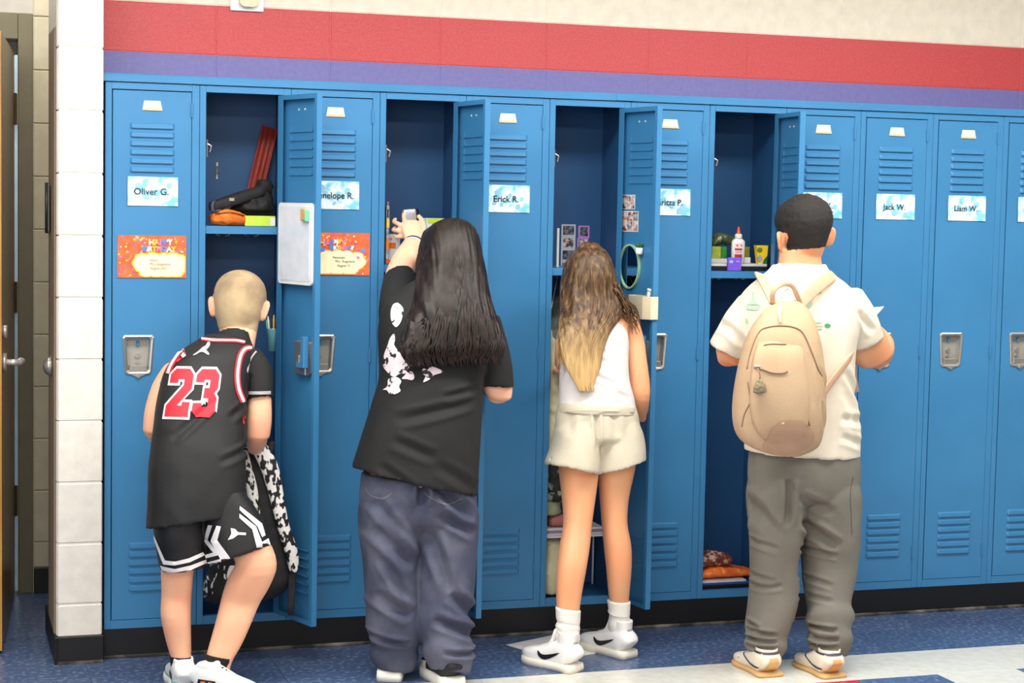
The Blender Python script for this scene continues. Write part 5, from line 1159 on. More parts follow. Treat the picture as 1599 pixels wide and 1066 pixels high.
HRG = [((1.075,-0.36,1.481),(0.025,0,0.001),0.02,2.3), ((1.075,-0.37,1.467),(0.07,0,0.002),0.07,2.3), ((1.075,-0.38,1.444),(0.09,0,0.004),0.09,2.3), ((1.071,-0.4,1.385),(0.102,0,0.004),0.105,2.3), ((1.07,-0.42,1.328),(0.111,0,0.003),0.108,2.3), ((1.063,-0.45,1.278),(0.119,0,0.004),0.1,2.3), ((1.054,-0.49,1.228),(0.131,0,0.003),0.085,2.3), ((1.046,-0.53,1.174),(0.148,0,0.002),0.068,2.3), ((1.041,-0.562,1.123),(0.164,0,0.002),0.048,2.3), ((1.038,-0.58,1.091),(0.171,0,0.003),0.034,2.3), ((1.038,-0.588,1.061),(0.161,0,0.003),0.018,2.3)]
bm = bmesh.new(); add_loft(bm, HRG, 64, 6, (0.004, 0.004)); me = remeshed(bm, 0.005, 1)
for v in me.vertices:
    q = v.co; zz = max(0, min(1, (1.42-q.z)/0.35)); s_ = noise.noise(Vector((q.x*42+math.sin(q.z*11)*0.6, q.y*16, q.z*1.6))); s2_ = noise.noise(Vector((q.x*110+math.sin(q.z*17)*0.5, 0, q.z*2)))
    q += v.normal*(s_*(0.002+0.012*zz)+s2_*0.002)
    if q.z < 1.17: q.z += -0.03*noise.noise(Vector((q.x*45, 3.3, 0)))
hair_cap(body2, MH2, HR2, g1, 0.008, name='front_hair', rnd=0.1)
hr = link_mesh('hair', me, HR2, g1); hair_locks(HRG+[((1.044,-0.592,1.032),(0.151,0,0.002),0.014,2.3)], HR2, hr, 170, 0.0046, 5, out=0.0035)
GC = [(0.948,0.833),(0.859,0.903)]
sh1 = garment('t_shirt', [([((0.953,-0.46,0.649),(0.205,0,-0.047),0.155,2.3), ((0.96,-0.46,0.713),(0.198,0,-0.032),0.152,2.3), ((0.972,-0.46,0.797),(0.19,0,-0.017),0.148,2.3), ((0.99,-0.455,0.893),(0.178,0,-0.009),0.143,2.3), ((1.003,-0.45,0.974),(0.17,0,-0.006),0.138,2.3), ((1.01,-0.44,1.063),(0.177,0,-0.003),0.132,2.3), ((1.018,-0.43,1.144),(0.186,0,-0.005),0.122,2.3), ((1.024,-0.41,1.211),(0.172,0,-0.009),0.105,2.3), ((1.038,-0.4,1.262),(0.131,0,-0.006),0.08,2.3), ((1.065,-0.385,1.29),(0.089,0,-0.003),0.064,2.3)], dict(h0=OPEN_)),
    ([((0.907,-0.38,1.161),(0.06,0,0.005),0.07,2.3), ((0.919,-0.33,1.218),(0.066,0,0.008),0.064,2.3), ((0.938,-0.26,1.272),(0.06,0,0.011),0.058,2.3), ((0.946,-0.225,1.3),(0.052,0,0.011),0.054,2.3)], dict(h1=OPEN_)),
    ([((1.184,-0.42,1.177),(0.053,0,0.008),0.066,2.3), ((1.211,-0.43,1.085),(0.054,0,0),0.064,2.3), ((1.224,-0.44,1.01),(0.055,0,0),0.061,2.3), ((1.228,-0.445,0.95),(0.056,0,-0.002),0.058,2.3)], dict(h1=OPEN_))], BLKT, g1, 0.006, rnd=0.006, rs=7, seed=21,
    creases=[(*a, w, d) for a, w, d in ((( 0.85, .86, 1.12, .92), .022, .008), ((0.84, .80, .98, .74), .022, .007), ((1.0, .93, 1.14, .96), .016, .007), ((.80, .72, .92, .63), .02, .006), ((.98, .72, 1.14, .62), .024, .006))])
TG = bvh_of(sh1)
PKF = mat('pink_white_floral_print', (236, 218, 222), 0.65, c2=(30, 28, 30), scale=40, lo=0.57, hi=0.60)
for p_ in ([(0.839,1.232),(0.85,1.237),(0.859,1.234),(0.873,1.216),(0.868,1.184),(0.86,1.167),(0.849,1.159),(0.838,1.171),(0.832,1.19),(0.832,1.213)], [(0.892,1.203),(0.906,1.206),(0.907,1.164),(0.894,1.145),(0.885,1.171)], [(0.886,1.138),(0.903,1.138),(0.899,1.099),(0.884,1.106)],
           [(0.843,1.138),(0.848,1.119),(0.845,1.103),(0.861,1.08),(0.887,1.054),(0.896,1.034),(0.885,1.012),(0.863,1.009),(0.848,0.999),(0.831,1.008),(0.808,1.035),(0.817,1.045),(0.811,1.067),(0.823,1.1),(0.83,1.122)], [(0.828,0.993),(0.855,0.999),(0.87,0.986),(0.863,0.969),(0.867,0.953),(0.839,0.942),(0.822,0.957),(0.81,0.958),(0.825,0.97)],
           [(0.941,1.026),(0.955,1.022),(0.968,1.032),(1.006,1.015),(0.975,1.004),(0.962,0.991),(0.941,0.982),(0.948,1.001),(0.936,1.011)], [(0.888,1.015),(0.905,1.015),(0.912,0.998),(0.905,0.989),(0.888,0.992),(0.871,0.994),(0.881,1.005)], [(0.88,1.059),(0.907,1.057),(0.938,1.044),(0.918,1.034),(0.891,1.038)]):
    patch('floral_print', closed(p_), TG, PKF, sh1, 0.002, 0.012, V=(.26,-.09,-.58))
DEN = mat('grey_blue_denim', (60, 66, 88), 0.8, c2=(88, 92, 110), scale=7, bump=0.5, bscale=420, lo=0.42, hi=0.62)
jn = garment('jeans', [([((0.967,-0.45,0.651),(0.189,0,-0.027),0.135,2.3), ((0.966,-0.45,0.583),(0.194,0,-0.017),0.14,2.3), ((0.966,-0.45,0.536),(0.187,0,-0.012),0.13,2.3)], dict(cap=(0, .05))),
    ([((0.875,-0.45,0.614),(0.084,0,-0.006),0.11,2.3), ((0.871,-0.45,0.557),(0.096,0,-0.006),0.127,2.3), ((0.869,-0.45,0.497),(0.096,0,-0.008),0.122,2.3), ((0.87,-0.455,0.416),(0.09,0,-0.006),0.115,2.3), ((0.873,-0.46,0.322),(0.084,0,-0.006),0.11,2.3), ((0.881,-0.465,0.228),(0.084,0,-0.007),0.105,2.3), ((0.885,-0.465,0.155),(0.088,0,-0.005),0.1,2.3), ((0.89,-0.46,0.115),(0.07,0,-0.006),0.088,2.3), ((0.888,-0.46,0.075),(0.076,0,-0.004),0.088,2.3), ((0.889,-0.46,0.032),(0.058,0,-0.008),0.076,2.3)], dict(h1=OPEN_)),
    ([((1.058,-0.45,0.609),(0.087,0,-0.006),0.11,2.3), ((1.062,-0.45,0.552),(0.1,0,-0.007),0.127,2.3), ((1.059,-0.455,0.489),(0.104,0,-0.006),0.122,2.3), ((1.054,-0.465,0.41),(0.103,0,-0.006),0.116,2.3), ((1.046,-0.48,0.317),(0.099,0,-0.008),0.11,2.3), ((1.037,-0.5,0.227),(0.094,0,-0.007),0.105,2.3), ((1.035,-0.53,0.17),(0.091,0,-0.007),0.1,2.3), ((1.039,-0.555,0.136),(0.072,0,-0.004),0.088,2.3), ((1.041,-0.57,0.104),(0.081,0,-0.006),0.09,2.3), ((1.046,-0.585,0.041),(0.059,0,-0.012),0.074,2.3)], dict(h1=OPEN_))], DEN, g1, 0.006, smooth=7, rnd=0.008, rs=7, aniso=(1, 1, .45), seed=2,
    creases=[(*a, w, d) for a, w, d in (((.945, .78, .94, .58), .02, 0.027), ((.80, .52, .93, .38), .03, 0.018), ((.80, .60, .88, .48), .024, 0.012), ((.98, .66, 1.12, .53), .026, 0.021), ((1.0, .56, 1.13, .48), .022, 0.015), ((.98, .50, 1.04, .30), .024, 0.015), ((.80, .30, .92, .22), .026, 0.018), ((.98, .22, 1.12, .16), .02, 0.018), ((1.04, .30, 1.14, .20), .024, 0.018), ((.78, .16, .92, .13), .012, 0.015), ((1.0, .12, 1.14, .105), .012, 0.015), ((.82, .42, .90, .28), .02, 0.012))])
TN = bvh_of(jn)
STI = mat('jeans_stitching', (120, 116, 120), 0.8)
for pts in ([(0.752,0.646),(0.768,0.625),(0.81,0.614),(0.839,0.632)], [(0.944,0.632),(0.972,0.611),(1.025,0.589),(1.072,0.608)]): piping(pts, 0.003, STI, TN, jn, 0.001, 'pocket_seam', (.25,-.12,-.6))
S2M = dict(upper=mat('black_suede', (24, 24, 28), 0.7), sole=mat('thick_white_rubber', (238, 236, 228), 0.5), lace=WHITE, tongue=mat('pale_pink_leather', (226, 200, 190), 0.5))
for hl, to in (((0.86, -0.512), (0.945, -0.315)), ((1.042, -0.640), (1.012, -0.425))):
    u_, sp_, bp_ = shoe(g1, hl, to, 0.040, S2M, 0, sole_h=0.036, label='black shoe with thick white sole and pale toe')
    for s in (-1, 1): sp_('pale_toe_panel', [(0.62, .034), (0.97, .034), (0.95, .052), (0.62, .062)], mat('cream_leather', (228, 214, 200), 0.5), s)
bm = bmesh.new()
def ring_band(name, c, t, r, th, m, par, flat=0.85):
    u, v = frame_at(t); bm = bmesh.new(); n = 22; P_s = [Vector(c)+u*math.cos(2*PI*k/n)*r+v*math.sin(2*PI*k/n)*r*flat for k in range(n+1)]
    add_tube(bm, P_s, th, 8, 0, 1, False); return from_bm(name, bm, m, par, True)
c_ = Vector((1.039,-0.062,1.411)); t_ = Vector((1.043,-0.045,1.417))-Vector((1.023,-0.08,1.389))
ring_band('dark_wristband', c_+t_.normalized()*0.006, t_, 0.031, 0.0035, mat('navy_band', (40, 34, 84), 0.5), g1); ring_band('pink_wristband', c_-t_.normalized()*0.003, t_, 0.032, 0.003, mat('pale_pink_band', (244, 214, 214), 0.5), g1)
cs = empty('silver_case', (1.045,0.02,1.487), 'small silver and black case held in the dark-haired girl\'s raised hand', 'case')
A = Vector((1.023,0.024,1.507)); B = Vector((1.074,0.024,1.512)); 
bm = bmesh.new(); add_box(bm, (A.x-0.002, 0.010, A.z-0.030), (B.x-0.006, 0.038, A.z+0.022), 0.006, Matrix.Rotation(R(-6), 3, 'Y'), 0, 3); from_bm('metal_body', bm, mat('brushed_silver', (206, 206, 210), 0.25, 0.6), cs, True)
bm = bmesh.new(); add_box(bm, (B.x-0.0055, 0.010, A.z-0.028), (B.x+0.004, 0.038, A.z+0.024), 0.005, Matrix.Rotation(R(-6), 3, 'Y'), 0, 3); from_bm('black_end', bm, BLACK, cs, True)

# ================================================================ THE GIRL WITH BLONDE-TIPPED HAIR
g2 = empty('person', (1.56, -0.40, 0.0), 'girl with blonde-tipped brown hair in white tank top and cream shorts at a locker', 'person')
SK3 = skin('tan_skin_girl', (226, 170, 126))
bm = bmesh.new()
add_loft(bm, [((1.617,-0.38,0.738),(0.125,0,-0.003),0.065,2.3), ((1.611,-0.375,0.859),(0.126,0,-0.002),0.07,2.3), ((1.605,-0.37,0.941),(0.106,0,-0.007),0.075,2.3), ((1.607,-0.35,1.043),(0.104,0,-0.001),0.075,2.3), ((1.619,-0.33,1.107),(0.11,0,-0.001),0.07,2.3), ((1.639,-0.305,1.157),(0.122,0,0.004),0.052,2.3), ((1.647,-0.28,1.19),(0.085,0,0.002),0.04,2.3)], 28, 3, (0.01, 0.01))
add_loft(bm, [((1.64,-0.285,1.177),(0.067,0,0),0.045,2.3), ((1.641,-0.265,1.224),(0.046,0,0.001),0.04,2.3), ((1.644,-0.245,1.268),(0.043,0,0),0.04,2.3)], 24, 3)
add_loft(bm, [((1.736,-0.295,1.161),(0.042,0,0.012),0.038,2.3), ((1.764,-0.31,1.097),(0.035,0,0.002),0.032,2.3), ((1.77,-0.33,1.018),(0.036,0,0),0.03,2.3), ((1.776,-0.345,0.942),(0.037,0,-0.001),0.029,2.3), ((1.78,-0.345,0.899),(0.034,0,-0.003),0.029,2.3), ((1.796,-0.31,0.86),(0.029,0,-0.003),0.027,2.3), ((1.821,-0.25,0.821),(0.02,0,-0.003),0.023,2.3)], 24, 3, (0.02, 0.0))
add_hand(bm, (1.827,-0.235,0.813), (-.25, 1, -.05), (.2, 0, 1), 0.82, -1, 0.5)
add_loft(bm, [((1.532,-0.295,1.143),(0.03,0,0.005),0.036,2.3), ((1.521,-0.275,1.088),(0.027,0,0),0.03,2.3), ((1.521,-0.25,1.039),(0.023,0,-0.003),0.028,2.3), ((1.536,-0.2,1.004),(0.022,0,-0.002),0.026,2.3)], 24, 3, (0.02, 0.01))
add_loft(bm, [((1.535,-0.21,1.021), (.024, 0, 0), .024), ((1.565,-0.14,0.992), (.021, 0, 0), .021), ((1.601,-0.06,0.966), (.018, 0, 0), .016)], 20, 3, (0.02, 0.0))
add_hand(bm, (1.607,-0.05,0.963), (.1, 1, 0), (-.2, 0, 1), 0.8, 1, 0.6)
add_loft(bm, [((1.543,-0.39,0.73),(0.065,0,-0.002),0.07,2.3), ((1.54,-0.4,0.652),(0.066,0,-0.005),0.066,2.3), ((1.538,-0.41,0.566),(0.056,0,-0.005),0.058,2.3), ((1.529,-0.43,0.48),(0.047,0,-0.007),0.048,2.3), ((1.514,-0.45,0.412),(0.05,0,-0.007),0.047,2.3), ((1.497,-0.47,0.342),(0.049,0,-0.008),0.046,2.3), ((1.486,-0.48,0.267),(0.044,0,-0.008),0.037,2.3), ((1.482,-0.485,0.2),(0.039,0,-0.006),0.029,2.3), ((1.484,-0.485,0.11),(0.034,0,-0.004),0.028,2.3), ((1.488,-0.47,0.049),(0.032,0,-0.004),0.024,2.3)], 28, 3, (0.01, 0.01))
add_loft(bm, [((1.684,-0.38,0.726),(0.068,0,-0.002),0.07,2.3), ((1.685,-0.38,0.654),(0.062,0,0.004),0.064,2.3), ((1.679,-0.38,0.56),(0.049,0,-0.002),0.054,2.3), ((1.68,-0.385,0.472),(0.043,0,-0.002),0.046,2.3), ((1.691,-0.39,0.395),(0.047,0,-0.002),0.046,2.3), ((1.698,-0.39,0.317),(0.044,0,-0.002),0.041,2.3), ((1.704,-0.38,0.236),(0.038,0,-0.002),0.032,2.3), ((1.71,-0.37,0.185),(0.034,0,-0.002),0.028,2.3), ((1.72,-0.355,0.084),(0.033,0,-0.002),0.027,2.3), ((1.724,-0.345,0.052),(0.031,0,-0.002),0.024,2.3)], 28, 3, (0.01, 0.01))
MH3 = head_matrix((1.624,-0.215,1.286), (0.90, 0.93, 0.93), R(8), R(-14), R(2))
add_head(bm, MH3)
body3 = link_mesh('body', remeshed(bm, 0.004, 3), SK3, g2)
HR3 = hair_mat('brown_to_blonde_hair', (54, 36, 22), (92, 66, 40), (1.19, 0.97, (204, 170, 116))); face_parts(MH3, g2, HR3)
HG3 = [((1.606,-0.25,1.409),(0.019,0,0.001),0.02,2.3), ((1.603,-0.26,1.397),(0.05,0,0.003),0.055,2.3), ((1.603,-0.27,1.365),(0.076,0,0.004),0.08,2.3), ((1.602,-0.28,1.317),(0.089,0,0.004),0.09,2.3), ((1.603,-0.29,1.268),(0.1,0,0.003),0.088,2.3), ((1.602,-0.32,1.219),(0.11,0,0.003),0.075,2.3), ((1.582,-0.36,1.173),(0.106,0,0.004),0.058,2.3), ((1.55,-0.4,1.129),(0.09,0,0.005),0.042,2.3), ((1.531,-0.43,1.079),(0.076,0,0.002),0.028,2.3), ((1.527,-0.452,1.015),(0.059,0,-0.001),0.018,2.3), ((1.528,-0.463,0.968),(0.036,0,-0.002),0.01,2.3)]
bm = bmesh.new(); add_loft(bm, HG3[:-1], 56, 6, (0.004, 0.004)); me = remeshed(bm, 0.0045, 1)
for v in me.vertices:
    q = v.co; zz = max(0, min(1, (1.36-q.z)/0.2)); s_ = noise.noise(Vector((q.x*48+math.sin(q.z*14)*0.6+7, q.y*20, q.z*2)))
    q += v.normal*(s_*(0.002+0.010*zz)+noise.noise(Vector((q.x*120, 0, q.z*2)))*0.0018)
hair_cap(body3, MH3, HR3, g2, 0.007, name='front_hair', rnd=0.1)
hr3 = link_mesh('hair', me, HR3, g2); hair_locks(HG3+[((1.536,-0.468,0.931),(0.024,0,0),0.006,2.3)], HR3, hr3, 120, 0.0040, 9, out=0.003)
# loose strands falling over the right shoulder and left side
bm = bmesh.new(); rr = random.Random(3)
for k in range(26):
    a = Vector((1.68,-0.35,1.262))+Vector((rr.uniform(-.02, .005), rr.uniform(-.03, .02), rr.uniform(-.02, .03))); b = Vector((1.727,-0.37,1.204))+Vector((rr.uniform(-.03, .02), rr.uniform(-.02, .02), rr.uniform(-.02, .01))); c = Vector((1.768,-0.36,1.164))+Vector((rr.uniform(-.05, .01), rr.uniform(-.02, .03), rr.uniform(-.05, .0)))
    add_tube(bm, spline([a, b, c], 4), list(np.linspace(.0035, .0008, 9)), 5)
for k in range(16):
    a = Vector((1.48,-0.37,1.165))+Vector((rr.uniform(-.004, .02), rr.uniform(-.02, .02), 0)); b = Vector((1.455,-0.4,1.092))+Vector((rr.uniform(-.004, .02), 0, 0)); c = Vector((1.455,-0.41,1.034))+Vector((rr.uniform(-.004, .03), 0, rr.uniform(-.04, .02)))
    add_tube(bm, spline([a, b, c], 4), list(np.linspace(.004, .0008, 9)), 5)
tag(from_bm('loose_strands', bm, HR3, hr3, True), kind='stuff')
TANK = mat('white_ribbed_knit', (226, 222, 220), 0.75, c2=(216, 210, 206), scale=6, bump=0.25, bscale=60, stretch=(6, 6, 0.3))
tk = garment('tank_top', [([((1.606,-0.385,0.856),(0.136,0,-0.002),0.088,2.3), ((1.606,-0.38,0.906),(0.128,0,-0.004),0.087,2.3), ((1.602,-0.37,0.964),(0.12,0,-0.006),0.086,2.3), ((1.605,-0.355,1.028),(0.117,0,-0.001),0.085,2.3), ((1.614,-0.34,1.079),(0.114,0,-0.001),0.082,2.3), ((1.617,-0.322,1.124),(0.105,0,0.002),0.074,2.3), ((1.608,-0.31,1.15),(0.08,0,0.002),0.066,2.3)], dict(h0=OPEN_, h1=(0.006, 0.01)))], TANK, g2, 0.005, rnd=0.005, seed=31,
    creases=[(*a, w, d) for a, w, d in (((1.50, 1.02, 1.66, .94), .014, .006), ((1.55, .97, 1.70, .90), .014, .006), ((1.47, 1.10, 1.62, 1.02), .014, .005), ((1.56, 1.09, 1.66, 1.03), .012, .005))])
for pa in ([(1.636,-0.392,1.14), (1.65,-0.372,1.165), (1.674,-0.345,1.19), (1.694,-0.31,1.21), (1.702,-0.27,1.207)], [(1.515,-0.39,1.136), (1.532,-0.36,1.164), (1.549,-0.33,1.189), (1.562,-0.3,1.204), (1.581,-0.26,1.206)]):
    loft('shoulder_strap', [(p, (.011, 0, .002), .0035, 3) for p in pa], TANK, tk, 14, 4)
SHC = mat('cream_linen', (212, 206, 186), 0.8, c2=(202, 194, 172), scale=7, bump=0.35, bscale=300)
s3 = garment('shorts', [([((1.607,-0.385,0.881),(0.133,0,-0.007),0.09,2.3), ((1.608,-0.385,0.836),(0.144,0,-0.005),0.098,2.3), ((1.609,-0.388,0.77),(0.151,0,-0.006),0.1,2.3)], dict(cap=(0, .03))),
    ([((1.542,-0.385,0.845),(0.06,0,-0.007),0.08,2.3), ((1.534,-0.39,0.788),(0.077,0,-0.006),0.097,2.3), ((1.525,-0.395,0.723),(0.081,0,-0.011),0.104,2.3), ((1.515,-0.4,0.663),(0.086,0,-0.019),0.106,2.3)], dict(h1=(0.025, 0.007))), ([((1.67,-0.385,0.844),(0.068,0,0.001),0.08,2.3), ((1.679,-0.385,0.786),(0.084,0,0.002),0.097,2.3), ((1.686,-0.385,0.724),(0.088,0,0.013),0.104,2.3), ((1.689,-0.39,0.665),(0.086,0,0.021),0.106,2.3)], dict(h1=(0.025, 0.007)))], SHC, g2, 0.005, smooth=8, rnd=0.007, rs=9, seed=12,
    creases=[(*a, w, d) for a, w, d in (((1.565, .93, 1.575, .74), .012, .012), ((1.49, .90, 1.48, .78), .02, .005), ((1.62, .90, 1.65, .78), .02, .006), ((1.53, .92, 1.53, .86), .01, .004), ((1.60, .92, 1.60, .86), .01, .004))])
TS3 = bvh_of(s3)
wb = loft('waistband', [((1.606,-0.387,0.855),(0.138,0,-0.006),0.1,2.3), ((1.605,-0.387,0.865),(0.136,0,-0.007),0.101,2.3), ((1.607,-0.386,0.879),(0.133,0,-0.008),0.0985,2.3)], SHC, s3, 40, 3)
tube('drawcord_seam', [(1.44,-0.47,0.866), (1.495,-0.488,0.872), (1.561,-0.492,0.871), (1.636,-0.489,0.867), (1.711,-0.462,0.859)], 0.0016, mat('seam_shade', (196, 188, 166), 0.8), s3, 6)
SOCKW = mat('white_sock', (240, 238, 230), 0.85, bump=0.5, bscale=260)
for rg in ([((1.482,-0.485,0.203),(0.043,0,-0.007),0.0335,2.3), ((1.483,-0.485,0.165),(0.041,0,-0.007),0.0335,2.3), ((1.484,-0.485,0.154),(0.038,0,-0.006),0.031,2.3), ((1.482,-0.485,0.141),(0.042,0,-0.004),0.034,2.3), ((1.485,-0.485,0.125),(0.038,0,-0.004),0.031,2.3), ((1.484,-0.483,0.105),(0.042,0,-0.004),0.035,2.3), ((1.486,-0.475,0.064),(0.036,0,-0.005),0.03,2.3)],
           [((1.709,-0.37,0.194),(0.041,0,-0.002),0.033,2.3), ((1.712,-0.368,0.162),(0.038,0,-0.002),0.032,2.3), ((1.712,-0.366,0.152),(0.039,0,-0.002),0.034,2.3), ((1.715,-0.364,0.141),(0.035,0,-0.001),0.031,2.3), ((1.716,-0.36,0.108),(0.039,0,-0.002),0.033,2.3), ((1.72,-0.35,0.067),(0.034,0,-0.002),0.03,2.3)]):
    loft('sock', rg, SOCKW, g2, 28, 4, (0.003, 0))
S3M = dict(upper=mat('white_leather_high_top', (242, 240, 238), 0.4), sole=mat('off_white_rubber', (236, 230, 214), 0.5), lace=WHITE)
BKSW = mat('black_leather', (22, 22, 26), 0.4)
for hl, to in (((1.492, -0.540), (1.376, -0.350)), ((1.737, -0.408), (1.640, -0.205))):
    u_, sp_, bp_ = shoe(g2, hl, to, 0.040, S3M, 0, sole_h=0.027, hi=0.045, label='white high-top sneaker with black curved side mark')
    for s in (-1, 1): sp_('side_mark', closed([(0.80-u, z+0.006) for u, z in SWOOSH], 2), BKSW, s)
    bp_('heel_print', [(-0.012, .095), (0.012, .095), (0.012, .102), (-0.012, .102)], GRP)

# ================================================================ THE BOY WITH THE BEIGE BACKPACK
b2 = empty('person', (2.2, -0.64, 0.0), 'boy with short dark hair in cream T-shirt and grey trousers wearing a beige backpack', 'person')
SK4 = skin('tan_skin_boy', (232, 168, 124))
bm = bmesh.new()
add_loft(bm, [((2.277,-0.62,0.607),(0.194,0,-0.012),0.09,2.3), ((2.269,-0.62,0.762),(0.183,0,-0.01),0.1,2.3), ((2.253,-0.62,0.958),(0.18,0,-0.008),0.1,2.3), ((2.244,-0.615,1.113),(0.186,0,-0.003),0.095,2.3), ((2.25,-0.605,1.243),(0.173,0,-0.002),0.08,2.3), ((2.25,-0.6,1.308),(0.12,0,-0.001),0.06,2.3)], 28, 3, (0.01, 0.01))
add_loft(bm, [((2.244,-0.6,1.317),(0.095,0,-0.002),0.062,2.3), ((2.247,-0.595,1.363),(0.077,0,0),0.056,2.3), ((2.248,-0.59,1.415),(0.07,0,-0.002),0.055,2.3)], 24, 3)
add_loft(bm, [((2.083,-0.6,1.234),(0.049,0,0.01),0.045,2.3), ((2.042,-0.585,1.133),(0.054,0,-0.014),0.044,2.3), ((2.01,-0.57,1.079),(0.047,0,-0.014),0.043,2.3), ((2.01,-0.555,1.058),(0.046,0,-0.015),0.041,2.3)], 24, 3, (0.02, 0.014))
add_loft(bm, [((2.008,-0.56,1.06), (.042, 0, 0), .040), ((2.075,-0.48,1.066), (.036, .01, 0), .034), ((2.215,-0.36,1.119), (.022, .012, 0), .022)], 20, 3, (0.02, 0.0))
add_hand(bm, (2.235,-0.345,1.127), (.75, .6, .1), (-.3, 0.1, 1), 0.85, 1, 0.5)
add_loft(bm, [((2.427,-0.6,1.243),(0.054,0,0.02),0.05,2.3), ((2.478,-0.585,1.159),(0.066,0,0.029),0.052,2.3), ((2.529,-0.565,1.089),(0.069,0,0.036),0.05,2.3), ((2.569,-0.545,1.046),(0.061,0,0.029),0.046,2.3)], 24, 3, (0.02, 0.022))
add_loft(bm, [((2.572,-0.545,1.051), (.068, 0, -.01), .052), ((2.609,-0.48,1.086), (.068, 0, -.008), .052), ((2.623,-0.4,1.139), (.036, -.01, 0), .032), ((2.625,-0.345,1.163), (.024, -.01, 0), .024)], 20, 3, (0.02, 0.0))
add_hand(bm, (2.627,-0.335,1.167), (-.35, .8, .35), (.5, 0, 1), 0.85, -1, 0.7)
add_loft(bm, [((2.175,-0.62,0.567),(0.066,0,-0.007),0.08,2.3), ((2.171,-0.63,0.352),(0.053,0,-0.005),0.055,2.3), ((2.149,-0.65,0.138),(0.038,0,-0.004),0.036,2.3), ((2.144,-0.65,0.077),(0.034,0,-0.004),0.03,2.3), ((2.149,-0.64,0.026),(0.032,0,-0.004),0.028,2.3)], 24, 3, (0.01, 0.01))
add_loft(bm, [((2.364,-0.62,0.561),(0.085,0,-0.008),0.08,2.3), ((2.371,-0.64,0.346),(0.066,0,-0.005),0.055,2.3), ((2.352,-0.7,0.139),(0.041,0,-0.004),0.036,2.3), ((2.345,-0.71,0.075),(0.035,0,-0.005),0.03,2.3), ((2.351,-0.7,0.019),(0.036,0,-0.005),0.028,2.3)], 24, 3, (0.01, 0.01))
MH4 = head_matrix((2.263,-0.585,1.474), (1.12, 1.03, 1.03), R(4), R(-3), R(-5))
add_head(bm, MH4, (.010, -.018))
body4 = link_mesh('body', remeshed(bm, 0.0045, 3), SK4, b2)
HR4 = mat('short_black_hair', (20, 17, 15), 0.65, c2=(36, 30, 26), scale=60, bump=0.8, bscale=500)
hair_cap(body4, MH4, HR4, b2, 0.011, rnd=0.2, zmin=-0.05, low=0.35, ez=-.018); face_parts(MH4, b2, HR4)
CRT = mat('cream_cotton', (228, 220, 200), 0.8, c2=(220, 210, 190), scale=6, bump=0.2, bscale=300)
ts = garment('t_shirt', [([((2.266,-0.62,0.726),(0.205,0,-0.014),0.128,2.3), ((2.262,-0.62,0.804),(0.206,0,-0.01),0.127,2.3), ((2.253,-0.62,0.901),(0.202,0,-0.011),0.125,2.3), ((2.241,-0.62,1),(0.2,0,-0.008),0.122,2.3), ((2.232,-0.62,1.089),(0.208,0,-0.006),0.12,2.3), ((2.236,-0.615,1.167),(0.224,0,-0.003),0.116,2.3), ((2.242,-0.61,1.234),(0.223,0,0),0.105,2.3), ((2.244,-0.605,1.286),(0.187,0,-0.001),0.088,2.3), ((2.242,-0.6,1.32),(0.141,0,-0.003),0.074,2.3), ((2.242,-0.597,1.347),(0.105,0,-0.002),0.064,2.3), ((2.245,-0.594,1.364),(0.093,0,-0.001),0.06,2.3)], dict(h0=OPEN_, h1=(0.01, 0.008))),
    ([((2.086,-0.605,1.264),(0.054,0,0.019),0.07,2.3), ((2.049,-0.6,1.197),(0.061,0,0),0.066,2.3), ((2.016,-0.59,1.123),(0.059,0,-0.013),0.062,2.3), ((1.998,-0.575,1.075),(0.059,0,-0.021),0.058,2.3)], dict(h1=OPEN_)), ([((2.405,-0.605,1.267),(0.06,0,0.022),0.072,2.3), ((2.442,-0.6,1.211),(0.067,0,0.027),0.07,2.3), ((2.474,-0.59,1.155),(0.067,0,0.029),0.068,2.3), ((2.501,-0.58,1.107),(0.068,0,0.027),0.066,2.3)], dict(h1=OPEN_))], CRT, b2, 0.006, rnd=0.009, rs=7, seed=41,
    creases=[(*a, w, d) for a, w, d in (((2.36, 1.02, 2.46, .90), .02, .008), ((2.34, .86, 2.46, .84), .02, .007), ((2.34, .80, 2.46, .76), .018, .006), ((2.42, 1.22, 2.50, 1.14), .018, .008), ((1.94, 1.20, 2.02, 1.10), .018, .008), ((2.36, .95, 2.44, .80), .02, .006))])
TT4 = bvh_of(ts)
GRN = mat('green_print', (60, 150, 90), 0.65); PGR = mat('pale_green_print', (170, 206, 178), 0.65)
patch('green_dot', closed([(2.275,1.172),(2.281,1.177),(2.29,1.177),(2.3,1.171),(2.293,1.165),(2.281,1.165)], 2), TT4, GRN, ts, 0.002, 0.01, V=(.51,-.07,-.73))
patch('green_corner', [(2.236,1.283),(2.256,1.295),(2.26,1.278),(2.247,1.276)], TT4, GRN, ts, 0.002, 0.01, V=(.51,-.07,-.73))
